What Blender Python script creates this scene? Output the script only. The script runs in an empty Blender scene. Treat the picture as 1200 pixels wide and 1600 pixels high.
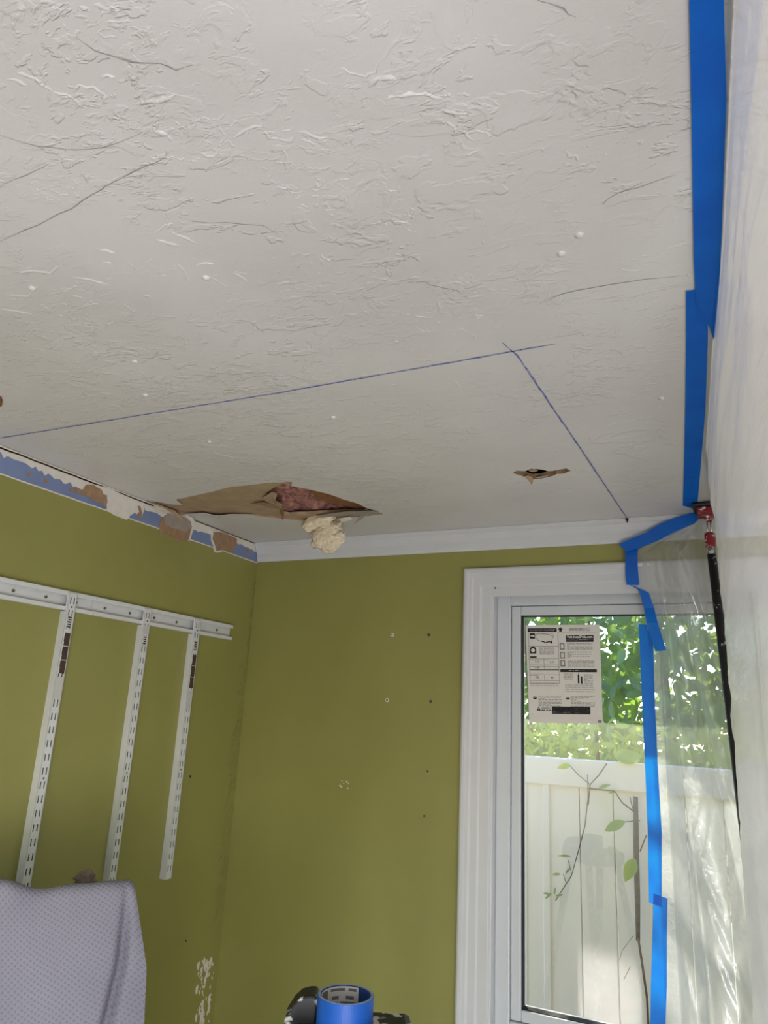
import bpy, bmesh, math, random
import numpy as np
from mathutils import Vector, Matrix, noise
from mathutils.geometry import tessellate_polygon
random.seed(7)
S = bpy.context.scene
COL = S.collection
PI = math.pi; V = Vector

# ------------------------------------------------------------------ camera, world, lights
F_PX, YAW, PITCH, ROLL = 1142.0, math.radians(-26.375), math.radians(15.474), math.radians(2.922)
CAM = Vector((1.570, -2.150, 1.861))
fwd = Vector((math.sin(YAW)*math.cos(PITCH), math.cos(YAW)*math.cos(PITCH), math.sin(PITCH)))
rgt = Vector((math.cos(YAW), -math.sin(YAW), 0)); upv = rgt.cross(fwd)
RGT = math.cos(ROLL)*rgt + math.sin(ROLL)*upv
UPV = -math.sin(ROLL)*rgt + math.cos(ROLL)*upv
cd = bpy.data.cameras.new('camera'); cam = bpy.data.objects.new('camera', cd); COL.objects.link(cam)
cd.sensor_fit = 'HORIZONTAL'; cd.sensor_width = 36.0; cd.lens = 36.0*F_PX/1200.0; cd.clip_start = 0.02
M = Matrix((RGT, UPV, -fwd)).transposed().to_4x4(); M.translation = CAM; cam.matrix_world = M
S.camera = cam
vs = S.view_settings
vs.view_transform = 'Standard'; vs.look = 'None'; vs.exposure = 0.0; vs.gamma = 1.0; vs.use_curve_mapping = False
S.cycles.use_denoising = True
S.cycles.max_bounces = 10; S.cycles.transparent_max_bounces = 24
S.cycles.sample_clamp_indirect = 6.0; S.cycles.caustics_reflective = False; S.cycles.caustics_refractive = False

SUN_DIR = Vector((-0.34, 0.66, 0.70)).normalized()          # towards the sun, behind the fence
w = bpy.data.worlds.new('sky'); S.world = w; w.use_nodes = True
wn = w.node_tree.nodes; wl = w.node_tree.links
bg = wn['Background']; sky = wn.new('ShaderNodeTexSky'); sky.sky_type = 'NISHITA'; sky.sun_disc = False
sky.sun_elevation = math.asin(SUN_DIR.z); sky.sun_rotation = math.atan2(SUN_DIR.x, SUN_DIR.y)
sky.air_density = 1.0; sky.dust_density = 0.4
wl.new(sky.outputs[0], bg.inputs[0]); bg.inputs[1].default_value = 0.58

def lamp(name, kind, energy, color=(1,1,1)):
    d = bpy.data.lights.new(name, kind); d.energy = energy; d.color = color
    o = bpy.data.objects.new(name, d); COL.objects.link(o); return o
sun = lamp('sun', 'SUN', 13.0, (1.0, 0.93, 0.82)); sun.data.angle = math.radians(0.6)
sun.rotation_euler = SUN_DIR.to_track_quat('Z', 'Y').to_euler()
def area(name, loc, target, sx, sy, e, color):
    o = lamp(name, 'AREA', e, color); o.data.shape = 'RECTANGLE'; o.data.size = sx; o.data.size_y = sy
    o.location = loc; o.rotation_euler = (Vector(loc)-Vector(target)).to_track_quat('Z', 'Y').to_euler(); return o
# daylight through the glazed doorway in the wall behind the camera; the last lamp is added fill beyond the plastic, no window there
area('patio_door_daylight', (2.40, -3.02, 0.70), (1.3, -1.6, 2.2), 1.3, 1.3, 77, (1.0, 0.97, 1.06))
area('doorway_daylight', (0.80, -3.02, 0.97), (0.80, 0, 1.2), 1.45, 1.78, 1.5, (1.0, 0.97, 1.06))
area('side_fill_light', (3.36, -1.7, 1.6), (0, -1.6, 2.3), 2.0, 1.3, 5, (0.98, 0.99, 1.0))

# added narrow lamp for the bright fence patch, standing in for reflected sun
patch = area('fence_patch_light', (0.925, 0.75, 2.55), (0.95, 1.508, 0.45), 0.245, 0.30, 0.42, (1.0, 0.97, 0.88)); patch.data.spread = math.radians(1.6)

# ------------------------------------------------------------------ helpers
def ray(u, v): return RGT*((u-600)/F_PX) - UPV*((v-800)/F_PX) + fwd
def on(u, v, ax, val):
    d = ray(u, v); return CAM + d*((val-CAM[ax])/d[ax])
def at(u, v, depth): return CAM + ray(u, v)*depth
ORG = {}
def link(o, parent=None):
    COL.objects.link(o)
    if parent is not None: o.parent = parent
    return o
def tag(o, label=None, cat=None, group=None, kind=None):
    if label: o['label'] = label
    if cat: o['category'] = cat
    if group: o['group'] = group
    if kind: o['kind'] = kind
    return o
def thing(name, label, cat, loc=(0,0,0), group=None):
    o = bpy.data.objects.new(name, None); o.empty_display_size = 0.05
    o.location = loc; link(o); ORG[o.name] = Vector(loc)
    return tag(o, label, cat, group)
class MB:
    def __init__(s): s.v = []; s.f = []; s.uv = None
    def add(s, vs, fs):
        n = len(s.v); s.v += [Vector(p) for p in vs]; s.f += [[i+n for i in f] for f in fs]; return s
    def box(s, lo, hi, R=None, c=None):
        x0,y0,z0 = lo; x1,y1,z1 = hi
        p = [Vector(q) for q in ((x0,y0,z0),(x1,y0,z0),(x1,y1,z0),(x0,y1,z0),(x0,y0,z1),(x1,y0,z1),(x1,y1,z1),(x0,y1,z1))]
        if R is not None: p = [R @ q for q in p]
        if c is not None: p = [q+Vector(c) for q in p]
        return s.add(p, [(0,3,2,1),(4,5,6,7),(0,1,5,4),(1,2,6,5),(2,3,7,6),(3,0,4,7)])
    def prism(s, prof, fn, a, b, caps=True):      # closed 2-D profile swept from a to b: fn(t, p, q)
        n = len(prof); P = [fn(a, *p) for p in prof] + [fn(b, *p) for p in prof]
        fs = [(i, (i+1) % n, n+(i+1) % n, n+i) for i in range(n)]
        if caps: fs += [tuple(range(n))[::-1], tuple(range(n, 2*n))]
        return s.add(P, fs)
    def tube(s, pts, r, n=8, caps=True):
        pts = [Vector(p) for p in pts]; m = len(pts)
        rr = r if isinstance(r, (list, tuple)) else [r]*m
        P = []; up = Vector((0.13, 0.31, 0.94))
        for i, p in enumerate(pts):
            t = (pts[min(i+1, m-1)]-pts[max(i-1, 0)]).normalized()
            a = t.cross(up)
            if a.length < 1e-3: a = t.cross(Vector((1,0,0)))
            a.normalize(); b = t.cross(a)
            P += [p + (a*math.cos(2*PI*k/n)+b*math.sin(2*PI*k/n))*rr[i] for k in range(n)]
        fs = [(i*n+k, i*n+(k+1) % n, (i+1)*n+(k+1) % n, (i+1)*n+k) for i in range(m-1) for k in range(n)]
        if caps: fs += [tuple(range(n))[::-1], tuple(range((m-1)*n, m*n))]
        return s.add(P, fs)
    def plate(s, outline, thick):                  # flat outline (world points) extruded by a vector
        P = [Vector(p) for p in outline]; n = len(P); t = Vector(thick)
        tri = tessellate_polygon([P])
        fs = [tuple(x) for x in tri] + [tuple(i+n for i in reversed(x)) for x in tri]
        fs += [(i, (i+1) % n, n+(i+1) % n, n+i) for i in range(n)]
        return s.add(P+[p+t for p in P], fs)
    def build(s, name, mat, parent=None, smooth=False, org=None, bevel=0, normals=True):
        o0 = ORG.get(parent.name, Vector((0,0,0))) if (parent is not None and org is None) else Vector(org or (0,0,0))
        me = bpy.data.meshes.new(name)
        me.from_pydata([tuple(p-o0) for p in s.v], [], s.f)
        if normals:
            bm = bmesh.new(); bm.from_mesh(me); bmesh.ops.recalc_face_normals(bm, faces=bm.faces)
            if bevel: bmesh.ops.bevel(bm, geom=[e for e in bm.edges if e.is_manifold and e.calc_face_angle(0) > 0.5], offset=bevel, segments=2, affect='EDGES', profile=0.5)
            bm.to_mesh(me); bm.free()
        if s.uv:
            ul = me.uv_layers.new(name='uv')
            for lp in me.loops: ul.data[lp.index].uv = s.uv[lp.vertex_index]
        if mat is not None: me.materials.append(mat)
        if smooth:
            for p in me.polygons: p.use_smooth = True
        o = bpy.data.objects.new(name, me); link(o, parent)
        if parent is None and org is not None: o.location = o0
        ORG[o.name] = o0
        return o
def lump(name, loc, sx, sy, sz, mat, seed, amp=0.35, sub=3, rot=None, fine=0.0):
    bm = bmesh.new(); bmesh.ops.create_icosphere(bm, subdivisions=sub, radius=1.0)
    vs_ = []
    for q in bm.verts:
        n_ = q.co.normalized(); k = 1+amp*noise.fractal(n_*1.7+V((seed,0,0)), 0.8, 2.0, 4)+fine*noise.fractal(n_*9+V((0,seed,0)), 0.6, 2.0, 3)
        p = V((n_.x*sx*k, n_.y*sy*k, n_.z*sz*k))
        if rot is not None: p = rot @ p
        vs_.append(p+Vector(loc))
    bm.verts.index_update(); fs_ = [tuple(q.index for q in f.verts) for f in bm.faces]; bm.free()
    m = MB(); m.add(vs_, fs_); return m
def children(o): return [c for c in bpy.data.objects if c.parent == o]
def copy_tree(o, parent=None):
    c = o.copy(); COL.objects.link(c)
    if parent is not None: c.parent = parent
    for ch in children(o): copy_tree(ch, c)
    return c

# ------------------------------------------------------------------ materials
def srgb(r, g, b):
    f = lambda c: (c/255/12.92) if c/255 <= 0.04045 else ((c/255+0.055)/1.055)**2.4
    return (f(r), f(g), f(b), 1)
class Mat:
    def __init__(s, name):
        s.m = bpy.data.materials.new(name); s.m.use_nodes = True; s.n = s.m.node_tree.nodes; s.l = s.m.node_tree.links
        s.p = s.n.get('Principled BSDF'); s.out = s.n.get('Material Output')
        s.tc = s.n.new('ShaderNodeTexCoord')
    def node(s, t, **k):
        n = s.n.new(t)
        for a, b in k.items(): setattr(n, a, b)
        return n
    def noise(s, scale, detail=4, rough=0.5, dist=0.0, vec=None, sc=None):
        n = s.node('ShaderNodeTexNoise'); n.inputs['Scale'].default_value = scale; n.inputs['Detail'].default_value = detail
        n.inputs['Roughness'].default_value = rough; n.inputs['Distortion'].default_value = dist
        v = vec or s.tc.outputs['Object']
        if sc:
            mp = s.node('ShaderNodeMapping'); mp.inputs['Scale'].default_value = sc; s.l.new(v, mp.inputs[0]); v = mp.outputs[0]
        s.l.new(v, n.inputs['Vector']); return n.outputs['Fac']
    def ramp(s, fac, stops, interp='LINEAR'):
        r = s.node('ShaderNodeValToRGB'); r.color_ramp.interpolation = interp; e = r.color_ramp.elements
        while len(e) < len(stops): e.new(0.5)
        for i, (p, c) in enumerate(stops):
            e[i].position = p; e[i].color = c if isinstance(c, tuple) else (c, c, c, 1)
        s.l.new(fac, r.inputs[0]); return r.outputs[0]
    def math(s, op, a, b=None, c=None, clamp=False):
        n = s.node('ShaderNodeMath', operation=op, use_clamp=clamp)
        for i, x in enumerate((a, b, c)):
            if x is None: continue
            if isinstance(x, (int, float)): n.inputs[i].default_value = x
            else: s.l.new(x, n.inputs[i])
        return n.outputs[0]
    def mix(s, fac, a, b, mode='MIX'):
        n = s.node('ShaderNodeMix', data_type='RGBA', blend_type=mode)
        for i, x in ((0, fac), (6, a), (7, b)):
            if isinstance(x, (int, float, tuple)): n.inputs[i].default_value = x
            else: s.l.new(x, n.inputs[i])
        return n.outputs[2]
    def bump(s, h, strength, dist, normal=None):
        n = s.node('ShaderNodeBump'); n.inputs['Strength'].default_value = strength; n.inputs['Distance'].default_value = dist
        s.l.new(h, n.inputs['Height'])
        if normal is not None: s.l.new(normal, n.inputs['Normal'])
        return n.outputs[0]
    def set(s, **k):
        for a, b in k.items():
            i = s.p.inputs[a.replace('_', ' ')]
            if isinstance(b, (int, float, tuple)): i.default_value = b
            else: s.l.new(b, i)
        return s
def plain(name, col, rough=0.5, var=0.08, nscale=30, bump=0.0, bscale=200, metal=0.0, spec=0.5):
    m = Mat(name); n = m.noise(nscale, 3)
    dark = tuple(c*(1-var) for c in col[:3])+(1,); lite = tuple(min(1, c*(1+var)) for c in col[:3])+(1,)
    m.set(Base_Color=m.ramp(n, [(0.3, dark), (0.7, lite)]), Roughness=rough, Metallic=metal, Specular_IOR_Level=spec)
    if bump: m.set(Normal=m.bump(m.noise(bscale, 3), bump, 0.001))
    return m.m

# --- ceiling plaster: smooth paint over trowelled ridges
def ceiling_mat():
    m = Mat('ceiling_plaster')
    big = m.noise(2.6, 3, 0.55); mask = m.ramp(big, [(0.42, 0.0), (0.60, 1.0)])
    warp = m.noise(5.0, 2, 0.5)
    # knocked-down plateaus with sharp edges, only inside the worked patches
    def plateau(scale, lo, hi, sc, detail=4, rough=0.62):
        return m.ramp(m.noise(scale, detail, rough, 0.5, sc=sc), [(lo, 0.0), (hi, 1.0)])
    p1 = plateau(8, 0.55, 0.575, (1.0, 1.3, 1.0)); p2 = plateau(21, 0.55, 0.60, (0.9, 1.4, 1.0)); p3 = plateau(40, 0.54, 0.62, (0.9, 1.5, 1.0), 3)
    gate = m.ramp(m.noise(3.4, 3, 0.6), [(0.50, 0.0), (0.62, 1.0)])
    gate2 = m.ramp(m.noise(4.3, 3, 0.6, sc=(1.3, 0.8, 3)), [(0.48, 0.0), (0.60, 1.0)])
    h = m.math('ADD', m.math('MULTIPLY', m.math('MULTIPLY', p1, gate), 0.30), m.math('MULTIPLY', m.math('MULTIPLY', p2, mask), 0.42))
    h = m.math('ADD', h, m.math('MULTIPLY', m.math('MULTIPLY', p3, gate2), 0.34))
    h = m.math('ADD', h, m.math('MULTIPLY', m.noise(60, 4, 0.6), 0.16))
    h = m.math('ADD', h, m.math('MULTIPLY', m.noise(7, 2, 0.5), 0.7))
    h = m.math('ADD', h, m.math('MULTIPLY', m.noise(300, 2, 0.5), 0.05))
    col = m.ramp(m.noise(3.0, 3), [(0.35, srgb(212, 208, 206)), (0.65, srgb(221, 218, 216))])
    m.set(Base_Color=col, Roughness=0.42, Normal=m.bump(h, 0.9, 0.0027)); return m.m
def olive_mat():
    m = Mat('olive_wall_paint')
    c = m.ramp(m.noise(2.2, 4, 0.6), [(0.3, srgb(141, 139, 75)), (0.7, srgb(150, 148, 83))])
    sp = m.ramp(m.noise(55, 3, 0.7, 0.4), [(0.70, 0.0), (0.74, 1.0)])
    c = m.mix(m.math('MULTIPLY', sp, 0.25), c, srgb(170, 168, 120))
    h = m.math('ADD', m.math('MULTIPLY', m.noise(120, 3), 0.35), m.math('MULTIPLY', m.noise(18, 4, 0.6), 0.9))
    m.set(Base_Color=c, Roughness=0.46, Normal=m.bump(h, 0.35, 0.0016)); return m.m
WHITE = plain('white_trim_paint', srgb(208, 209, 210), 0.35, 0.02, 12, 0.15, 90)
VINYL = plain('white_window_vinyl', srgb(204, 208, 211), 0.3, 0.015, 10)
CEIL = ceiling_mat(); OLIVE = olive_mat()
PALE = plain('pale_wall_paint', srgb(214, 210, 200), 0.6, 0.03, 3)
FLOOR = plain('floor_cover', srgb(176, 166, 152), 0.6, 0.1, 4)
CONCRETE = plain('grey_ground', srgb(150, 140, 125), 0.9, 0.2, 8, 0.4, 40)
STEEL = plain('white_enamelled_steel', srgb(214, 216, 213), 0.32, 0.03, 25)
SCREWM = plain('screw_metal', srgb(120, 118, 112), 0.4, 0.15, 200, metal=0.8)
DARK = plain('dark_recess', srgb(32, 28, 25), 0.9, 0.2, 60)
BLACKPL = plain('black_pole_paint', srgb(18, 18, 19), 0.35, 0.2, 60)
REDPL = plain('red_plastic', srgb(170, 30, 42), 0.4, 0.1, 60)
RODM = plain('bright_steel_rod', srgb(190, 190, 190), 0.25, 0.05, 60, metal=0.9)
PAPERB = plain('brown_board_paper', srgb(171, 148, 118), 0.9, 0.12, 26, 0.6, 60)
PAPERT = plain('torn_tan_paper', srgb(158, 128, 98), 0.9, 0.15, 60, 0.6, 160)
GREYP = plain('grey_brown_paper', srgb(158, 148, 138), 0.9, 0.1, 60, 0.5, 120)
PLASTER = plain('bare_white_plaster', srgb(222, 216, 204), 0.8, 0.05, 40, 0.5, 120)
WOOD = plain('old_joist_wood', srgb(132, 88, 56), 0.8, 0.25, 40, 0.5, 120)
INSUL = plain('pinkish_insulation', srgb(160, 112, 100), 0.95, 0.6, 60, 1.0, 160)
CREAM = plain('cream_insulation', srgb(232, 218, 188), 0.95, 0.08, 60, 1.0, 220)
SOIL = CONCRETE
def splat_mat(name, base, spl, lo=0.56, hi=0.6, scale=28):
    m = Mat(name); n = m.noise(scale, 4, 0.6, 0.6)
    m.set(Base_Color=m.ramp(n, [(lo, base), (hi, spl)]), Roughness=0.5, Normal=m.bump(n, 0.4, 0.001)); return m.m
SPLAT = splat_mat('black_plastic_with_paint_splatter', srgb(24, 24, 26), srgb(205, 203, 196))
SPLATG = splat_mat('grey_paint_crusted_plastic', srgb(96, 94, 90), srgb(196, 192, 182), 0.5, 0.6, 60)
SPLATP = splat_mat('black_pole_with_paint_flecks', srgb(17, 17, 18), srgb(190, 188, 182), 0.66, 0.69, 70)
SPLATR = splat_mat('red_plastic_with_paint_flecks', srgb(128, 18, 30), srgb(225, 205, 202), 0.58, 0.64, 70)
def blue_band_mat():
    m = Mat('old_blue_paint'); n = m.noise(26, 4, 0.6)
    c = m.ramp(m.noise(9, 4), [(0.3, srgb(112, 128, 166)), (0.7, srgb(128, 143, 180))])
    c = m.mix(m.ramp(n, [(0.68, 0.0), (0.72, 1.0)]), c, srgb(196, 180, 150))
    m.set(Base_Color=c, Roughness=0.6, Normal=m.bump(n, 0.3, 0.001)); return m.m
BLUEB = blue_band_mat()
def chalk_mat():
    m = Mat('blue_chalk'); n = m.noise(160, 3, 0.6)
    m.set(Base_Color=m.ramp(n, [(0.36, srgb(176, 176, 198)), (0.56, srgb(84, 96, 168))]), Roughness=0.8); return m.m
CHALK = chalk_mat()
CRACK = plain('crack_shadow_line', srgb(160, 156, 152), 0.9, 0.2, 80)
def shader_mix(m, fac, a, b):
    n = m.node('ShaderNodeMixShader')
    if isinstance(fac, (int, float)): n.inputs[0].default_value = fac
    else: m.l.new(fac, n.inputs[0])
    m.l.new(a, n.inputs[1]); m.l.new(b, n.inputs[2]); return n.outputs[0]
def bsdf(m, kind, col, rough=None, normal=None):
    n = m.node('ShaderNodeBsdf'+kind)
    if isinstance(col, tuple): n.inputs['Color'].default_value = col
    else: m.l.new(col, n.inputs['Color'])
    if rough is not None and 'Roughness' in n.inputs: n.inputs['Roughness'].default_value = rough
    if normal is not None and 'Normal' in n.inputs: m.l.new(normal, n.inputs['Normal'])
    return n.outputs[0]
def tape_mat():
    m = Mat('blue_masking_tape'); n = m.noise(14, 4, 0.6); nf = m.noise(420, 2)
    c = m.ramp(n, [(0.3, srgb(4, 112, 216)), (0.7, srgb(8, 122, 226))]); t = m.ramp(n, [(0.3, srgb(0, 196, 255)), (0.7, srgb(10, 220, 255))])
    nb = m.bump(nf, 0.25, 0.0006)
    b = shader_mix(m, 0.46, bsdf(m, 'Diffuse', c, 0.5, nb), bsdf(m, 'Translucent', t))
    m.l.new(shader_mix(m, 0.03, b, bsdf(m, 'Glossy', (1,1,1,1), 0.45, nb)), m.out.inputs[0]); return m.m
TAPE = tape_mat()
def film_mat():
    m = Mat('clear_plastic_film')
    lw = m.node('ShaderNodeLayerWeight'); lw.inputs['Blend'].default_value = 0.5
    n1 = m.noise(16, 4, 0.6, 0.8, sc=(1, 1, 0.35)); n2 = m.noise(70, 3, 0.6, 0.5)
    n3 = m.noise(60, 3, 0.55, 0.3, sc=(1, 0.07, 1)); h = m.math('ADD', m.math('ADD', n1, m.math('MULTIPLY', n3, 0.55)), m.math('MULTIPLY', n2, 0.25)); nb = m.bump(h, 0.5, 0.006)
    fc = m.math('POWER', lw.outputs['Facing'], 2.2)
    haze = m.math('ADD', m.math('MULTIPLY', fc, 0.50), 0.36, clamp=True)
    body = shader_mix(m, 0.5, bsdf(m, 'Diffuse', (0.74, 0.74, 0.72, 1), 0.5, nb), bsdf(m, 'Translucent', (0.78, 0.79, 0.78, 1), None, nb))
    base = shader_mix(m, haze, bsdf(m, 'Transparent', (0.97, 0.98, 0.97, 1)), body)
    gl = m.math('MULTIPLY_ADD', m.math('POWER', lw.outputs['Facing'], 5.0), 0.45, 0.08)
    m.l.new(shader_mix(m, gl, base, bsdf(m, 'Glossy', (1,1,1,1), 0.11, nb)), m.out.inputs[0]); return m.m
FILM = film_mat()
def glass_mat():
    m = Mat('window_glass'); lw = m.node('ShaderNodeLayerWeight'); lw.inputs['Blend'].default_value = 0.5
    fr = m.math('MULTIPLY_ADD', m.math('POWER', lw.outputs['Facing'], 5.0), 0.94, 0.042)
    m.l.new(shader_mix(m, fr, bsdf(m, 'Transparent', (0.95, 0.97, 0.96, 1)), bsdf(m, 'Glossy', (1,1,1,1), 0.0)), m.out.inputs[0]); return m.m
GLASS = glass_mat()
def leaf_mat(name, c1, c2, tr):
    m = Mat(name); oi = m.node('ShaderNodeObjectInfo')
    v = m.math('ADD', m.math('MULTIPLY', oi.outputs['Random'], 0.5), m.math('MULTIPLY', m.noise(2.7, 3), 0.5))
    c = m.ramp(v, [(0.2, c1), (0.75, c2)])
    b = shader_mix(m, 0.42, bsdf(m, 'Diffuse', c, 0.5), bsdf(m, 'Translucent', tr))
    m.l.new(shader_mix(m, 0.06, b, bsdf(m, 'Glossy', (1,1,1,1), 0.35)), m.out.inputs[0]); return m.m
LEAFD = leaf_mat('dark_shrub_leaf', srgb(52, 96, 66), srgb(96, 142, 92), srgb(166, 200, 70))
LEAFY = leaf_mat('yellow_green_leaf', srgb(110, 150, 80), srgb(176, 200, 92), srgb(226, 232, 80))
LEAFV = leaf_mat('vine_leaf', srgb(96, 128, 82), srgb(140, 164, 104), srgb(190, 210, 90))
STEM = plain('vine_stem_bark', srgb(112, 90, 76), 0.9, 0.25, 60, 0.5, 150)
TRUNK = plain('grey_brown_stalk', srgb(108, 98, 90), 0.9, 0.2, 60, 0.5, 120)
FENCEM = plain('off_white_fence_vinyl', srgb(238, 228, 230), 0.5, 0.03, 6)
STUCCO = plain('pale_stucco', srgb(224, 212, 200), 0.9, 0.08, 20, 0.5, 60)

# ------------------------------------------------------------------ the setting
CZ = 2.44
def struct(o): return tag(o, kind='structure')
X1, Y0 = 3.4, -3.06
struct(MB().box((-0.12, Y0-0.12, -0.1), (X1+0.12, 0.15, 0)).build('floor', FLOOR))

def px_poly(pts, sx, ox, oy, ax, val):
    return [on(ox+x/sx, oy+y/sx, ax, val) for x, y in pts]
def rough(poly, amp, sub=2, ax=2):                 # roughen a torn outline
    out = []; n = len(poly)
    for i in range(n):
        a, b = poly[i], poly[(i+1) % n]
        for k in range(sub):
            p = a.lerp(b, k/sub)
            if k: 
                d = Vector((random.uniform(-amp, amp), random.uniform(-amp, amp), random.uniform(-amp, amp))); d[ax] = 0; p = p+d
            out.append(p)
    return out
tear = px_poly([(80,178),(150,186),(205,196),(243,196),(215,172),(260,163),(380,137),(460,116),(600,101),(690,96),(732,95),(728,112),(800,126),(900,150),(960,172),(1030,193),(1062,210),(1135,238),(1080,244),(1000,252),(900,264),(770,267),(680,257),(560,243),(450,243),(400,254),(330,236),(250,240),(200,226),(130,202)], 2.857, 200, 720, 2, CZ)
hole = px_poly([(598,168),(618,150),(650,128),(690,110),(727,113),(800,128),(900,155),(1030,196),(1060,214),(1078,232),(1000,238),(900,243),(800,249),(720,252),(694,246),(688,222),(660,200),(628,192)], 2.857, 200, 720, 2, CZ)
slit = px_poly([(243,570),(262,565),(290,567),(310,558),(345,560),(375,567),(405,563),(445,557),(460,566),(440,574),(405,578),(380,588),(345,596),(318,598),(280,586),(255,578)], 2.4, 700, 500, 2, CZ)
tearR = rough(tear, 0.004, 2); holeR = rough(hole, 0.006, 2); slitR = rough(slit, 0.003, 2)
outer = [Vector((-0.12, Y0-0.12, CZ)), Vector((X1+0.12, Y0-0.12, CZ)), Vector((X1+0.12, 0.15, CZ)), Vector((-0.12, 0.15, CZ))]
def holed(mb, outer, holes, z):
    loops = [[Vector((p.x, p.y, z)) for p in outer]] + [[Vector((p.x, p.y, z)) for p in h] for h in holes]
    flat = [p for l in loops for p in l]
    mb.add(flat, [tuple(t) for t in tessellate_polygon(loops)])
def rim(mb, loop, z0, z1):
    n = len(loop); P = [Vector((p.x, p.y, z0)) for p in loop]+[Vector((p.x, p.y, z1)) for p in loop]
    mb.add(P, [(i, (i+1) % n, n+(i+1) % n, n+i) for i in range(n)])
c = MB(); holed(c, outer, [tearR, slitR], CZ)
ceiling = struct(c.build('ceiling', CEIL, normals=False))
for f in ceiling.data.polygons: 
    if f.normal.z > 0: f.flip()
b = MB(); rim(b, tearR, CZ-0.0002, CZ+0.010); rim(b, slitR, CZ-0.0002, CZ+0.014)
b.build('broken_edge', PAPERT, ceiling)
b = MB(); holed(b, tearR, [holeR], CZ+0.006); rim(b, holeR, CZ+0.005, CZ+0.016)
tag(b.build('bare_board_paper', PAPERB, ceiling), 'bare brown board paper where the white paint has torn off')
b = MB(); b.box((-0.12, Y0-0.12, CZ+0.14), (X1+0.12, 0.15, CZ+0.2)); b.build('roof_deck', WOOD, ceiling)
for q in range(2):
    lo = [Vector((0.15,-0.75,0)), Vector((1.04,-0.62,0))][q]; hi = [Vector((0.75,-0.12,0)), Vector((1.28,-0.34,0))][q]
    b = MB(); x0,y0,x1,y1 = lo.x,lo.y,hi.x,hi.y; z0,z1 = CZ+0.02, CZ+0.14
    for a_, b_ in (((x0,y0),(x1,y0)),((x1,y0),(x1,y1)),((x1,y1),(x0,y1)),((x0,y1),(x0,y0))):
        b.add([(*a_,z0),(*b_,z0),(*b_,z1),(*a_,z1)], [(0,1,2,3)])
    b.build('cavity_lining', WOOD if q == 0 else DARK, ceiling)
# insulation in the big hole: a lumpy mat just above the board
def blob_sheet(x0, x1, y0, y1, z, amp, n, seed, thick):
    v = []; f = []
    for j in range(n+1):
        for i in range(n+1):
            x = x0+(x1-x0)*i/n; y = y0+(y1-y0)*j/n
            h = noise.fractal(Vector((x*22+seed, y*22, seed)), 0.9, 2.1, 4)
            h2 = noise.noise(Vector((x*70, y*70, seed+3)))
            v.append((x, y, z+amp*h+amp*0.35*h2))
    for j in range(n):
        for i in range(n): f.append((j*(n+1)+i, j*(n+1)+i+1, (j+1)*(n+1)+i+1, (j+1)*(n+1)+i))
    return v, f
b = MB(); b.add(*blob_sheet(0.16, 0.74, -0.74, -0.14, CZ+0.030, 0.018, 60, 4.0, 0))
tag(b.build('insulation', INSUL, ceiling, smooth=True), 'pink brown insulation showing inside the big ceiling hole')
b = MB(); jp = px_poly([(800,128),(960,172),(1062,210),(1040,215),(930,196),(850,168)], 2.857, 200, 720, 2, CZ+0.013)
b.plate(jp, (0, 0, 0.006)); b.build('torn_board_flap', WOOD, ceiling)
# hanging scraps round the holes
def scrap(name, pts, sx, ox, oy, drop, mat, lab=None):
    base = [on(ox+x/sx, oy+y/sx, 2, CZ-d) for (x, y), d in zip(pts, drop)]
    o = MB().plate(base, (0.0006, 0.0012, 0.0018)).build(name, mat, ceiling)
    if lab: tag(o, lab)
scrap('torn_paper_scrap', [(600,165),(640,140),(665,150),(655,180),(690,200),(660,203),(625,190)], 2.857, 200, 720, [.001,.002,.006,.010,.003,.002,.001], PAPERB)
scrap('torn_paper_scrap', [(545,193),(600,186),(640,198),(675,218),(640,212),(600,199)], 2.857, 200, 720, [.001,.004,.006,.003,.003,.002], PAPERT)
scrap('torn_paper_scrap', [(676,218),(694,240),(690,268),(684,245)], 2.857, 200, 720, [.001,.003,.014,.006], WOOD)
scrap('torn_paper_scrap', [(840,244),(960,228),(1080,224),(1135,238),(1075,246),(960,243),(850,256)], 2.857, 200, 720, [.001,.005,.008,.002,.003,.004,.001], GREYP)
scrap('torn_paper_scrap', [(1060,215),(1085,228),(1040,262),(1008,284),(1030,255)], 2.857, 200, 720, [.001,.003,.010,.016,.006], GREYP)
scrap('torn_paper_scrap', [(940,258),(990,250),(1000,262),(955,275)], 2.857, 200, 720, [.001,.001,.008,.010], PLASTER)
scrap('torn_paper_scrap', [(286,586),(300,584),(316,590),(318,604),(314,620),(306,606)], 2.4, 700, 500, [.001,.001,.001,.008,.018,.008], PAPERB)
scrap('torn_paper_scrap', [(300,563),(322,560),(336,566),(322,571),(308,569)], 2.4, 700, 500, [.0005,.0005,-.004,-.006,-.004], PAPERB)
scrap('torn_paper_scrap', [(330,590),(380,580),(400,585),(350,597)], 2.4, 700, 500, [-.001,-.006,-.002,-.001], GREYP)
scrap('torn_paper_scrap', [(-30,1766),(2,1772),(7,1790),(4,1815),(-30,1830)], 2.857, 0, 0, [.002,.002,.004,.006,.006], WOOD)  # small dark brown chip at the left edge of the ceiling
scrap('loose_paint_lip', [(250,238),(330,234),(400,246),(450,240),(560,241),(400,258),(330,243)], 2.857, 200, 720, [.0008,.005,.007,.005,.001,.0008,.001], CEIL)
cl = on(512, 838, 1, -0.245)
m_ = lump('', cl, 0.059, 0.018, 0.047, CREAM, 12.0, 0.24, 5, None, 0.12)
m2_ = lump('', on(484, 820, 1, -0.262), 0.026, 0.012, 0.022, CREAM, 15.0, 0.3, 4, None, 0.14); m_.add(m2_.v, m2_.f)
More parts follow.
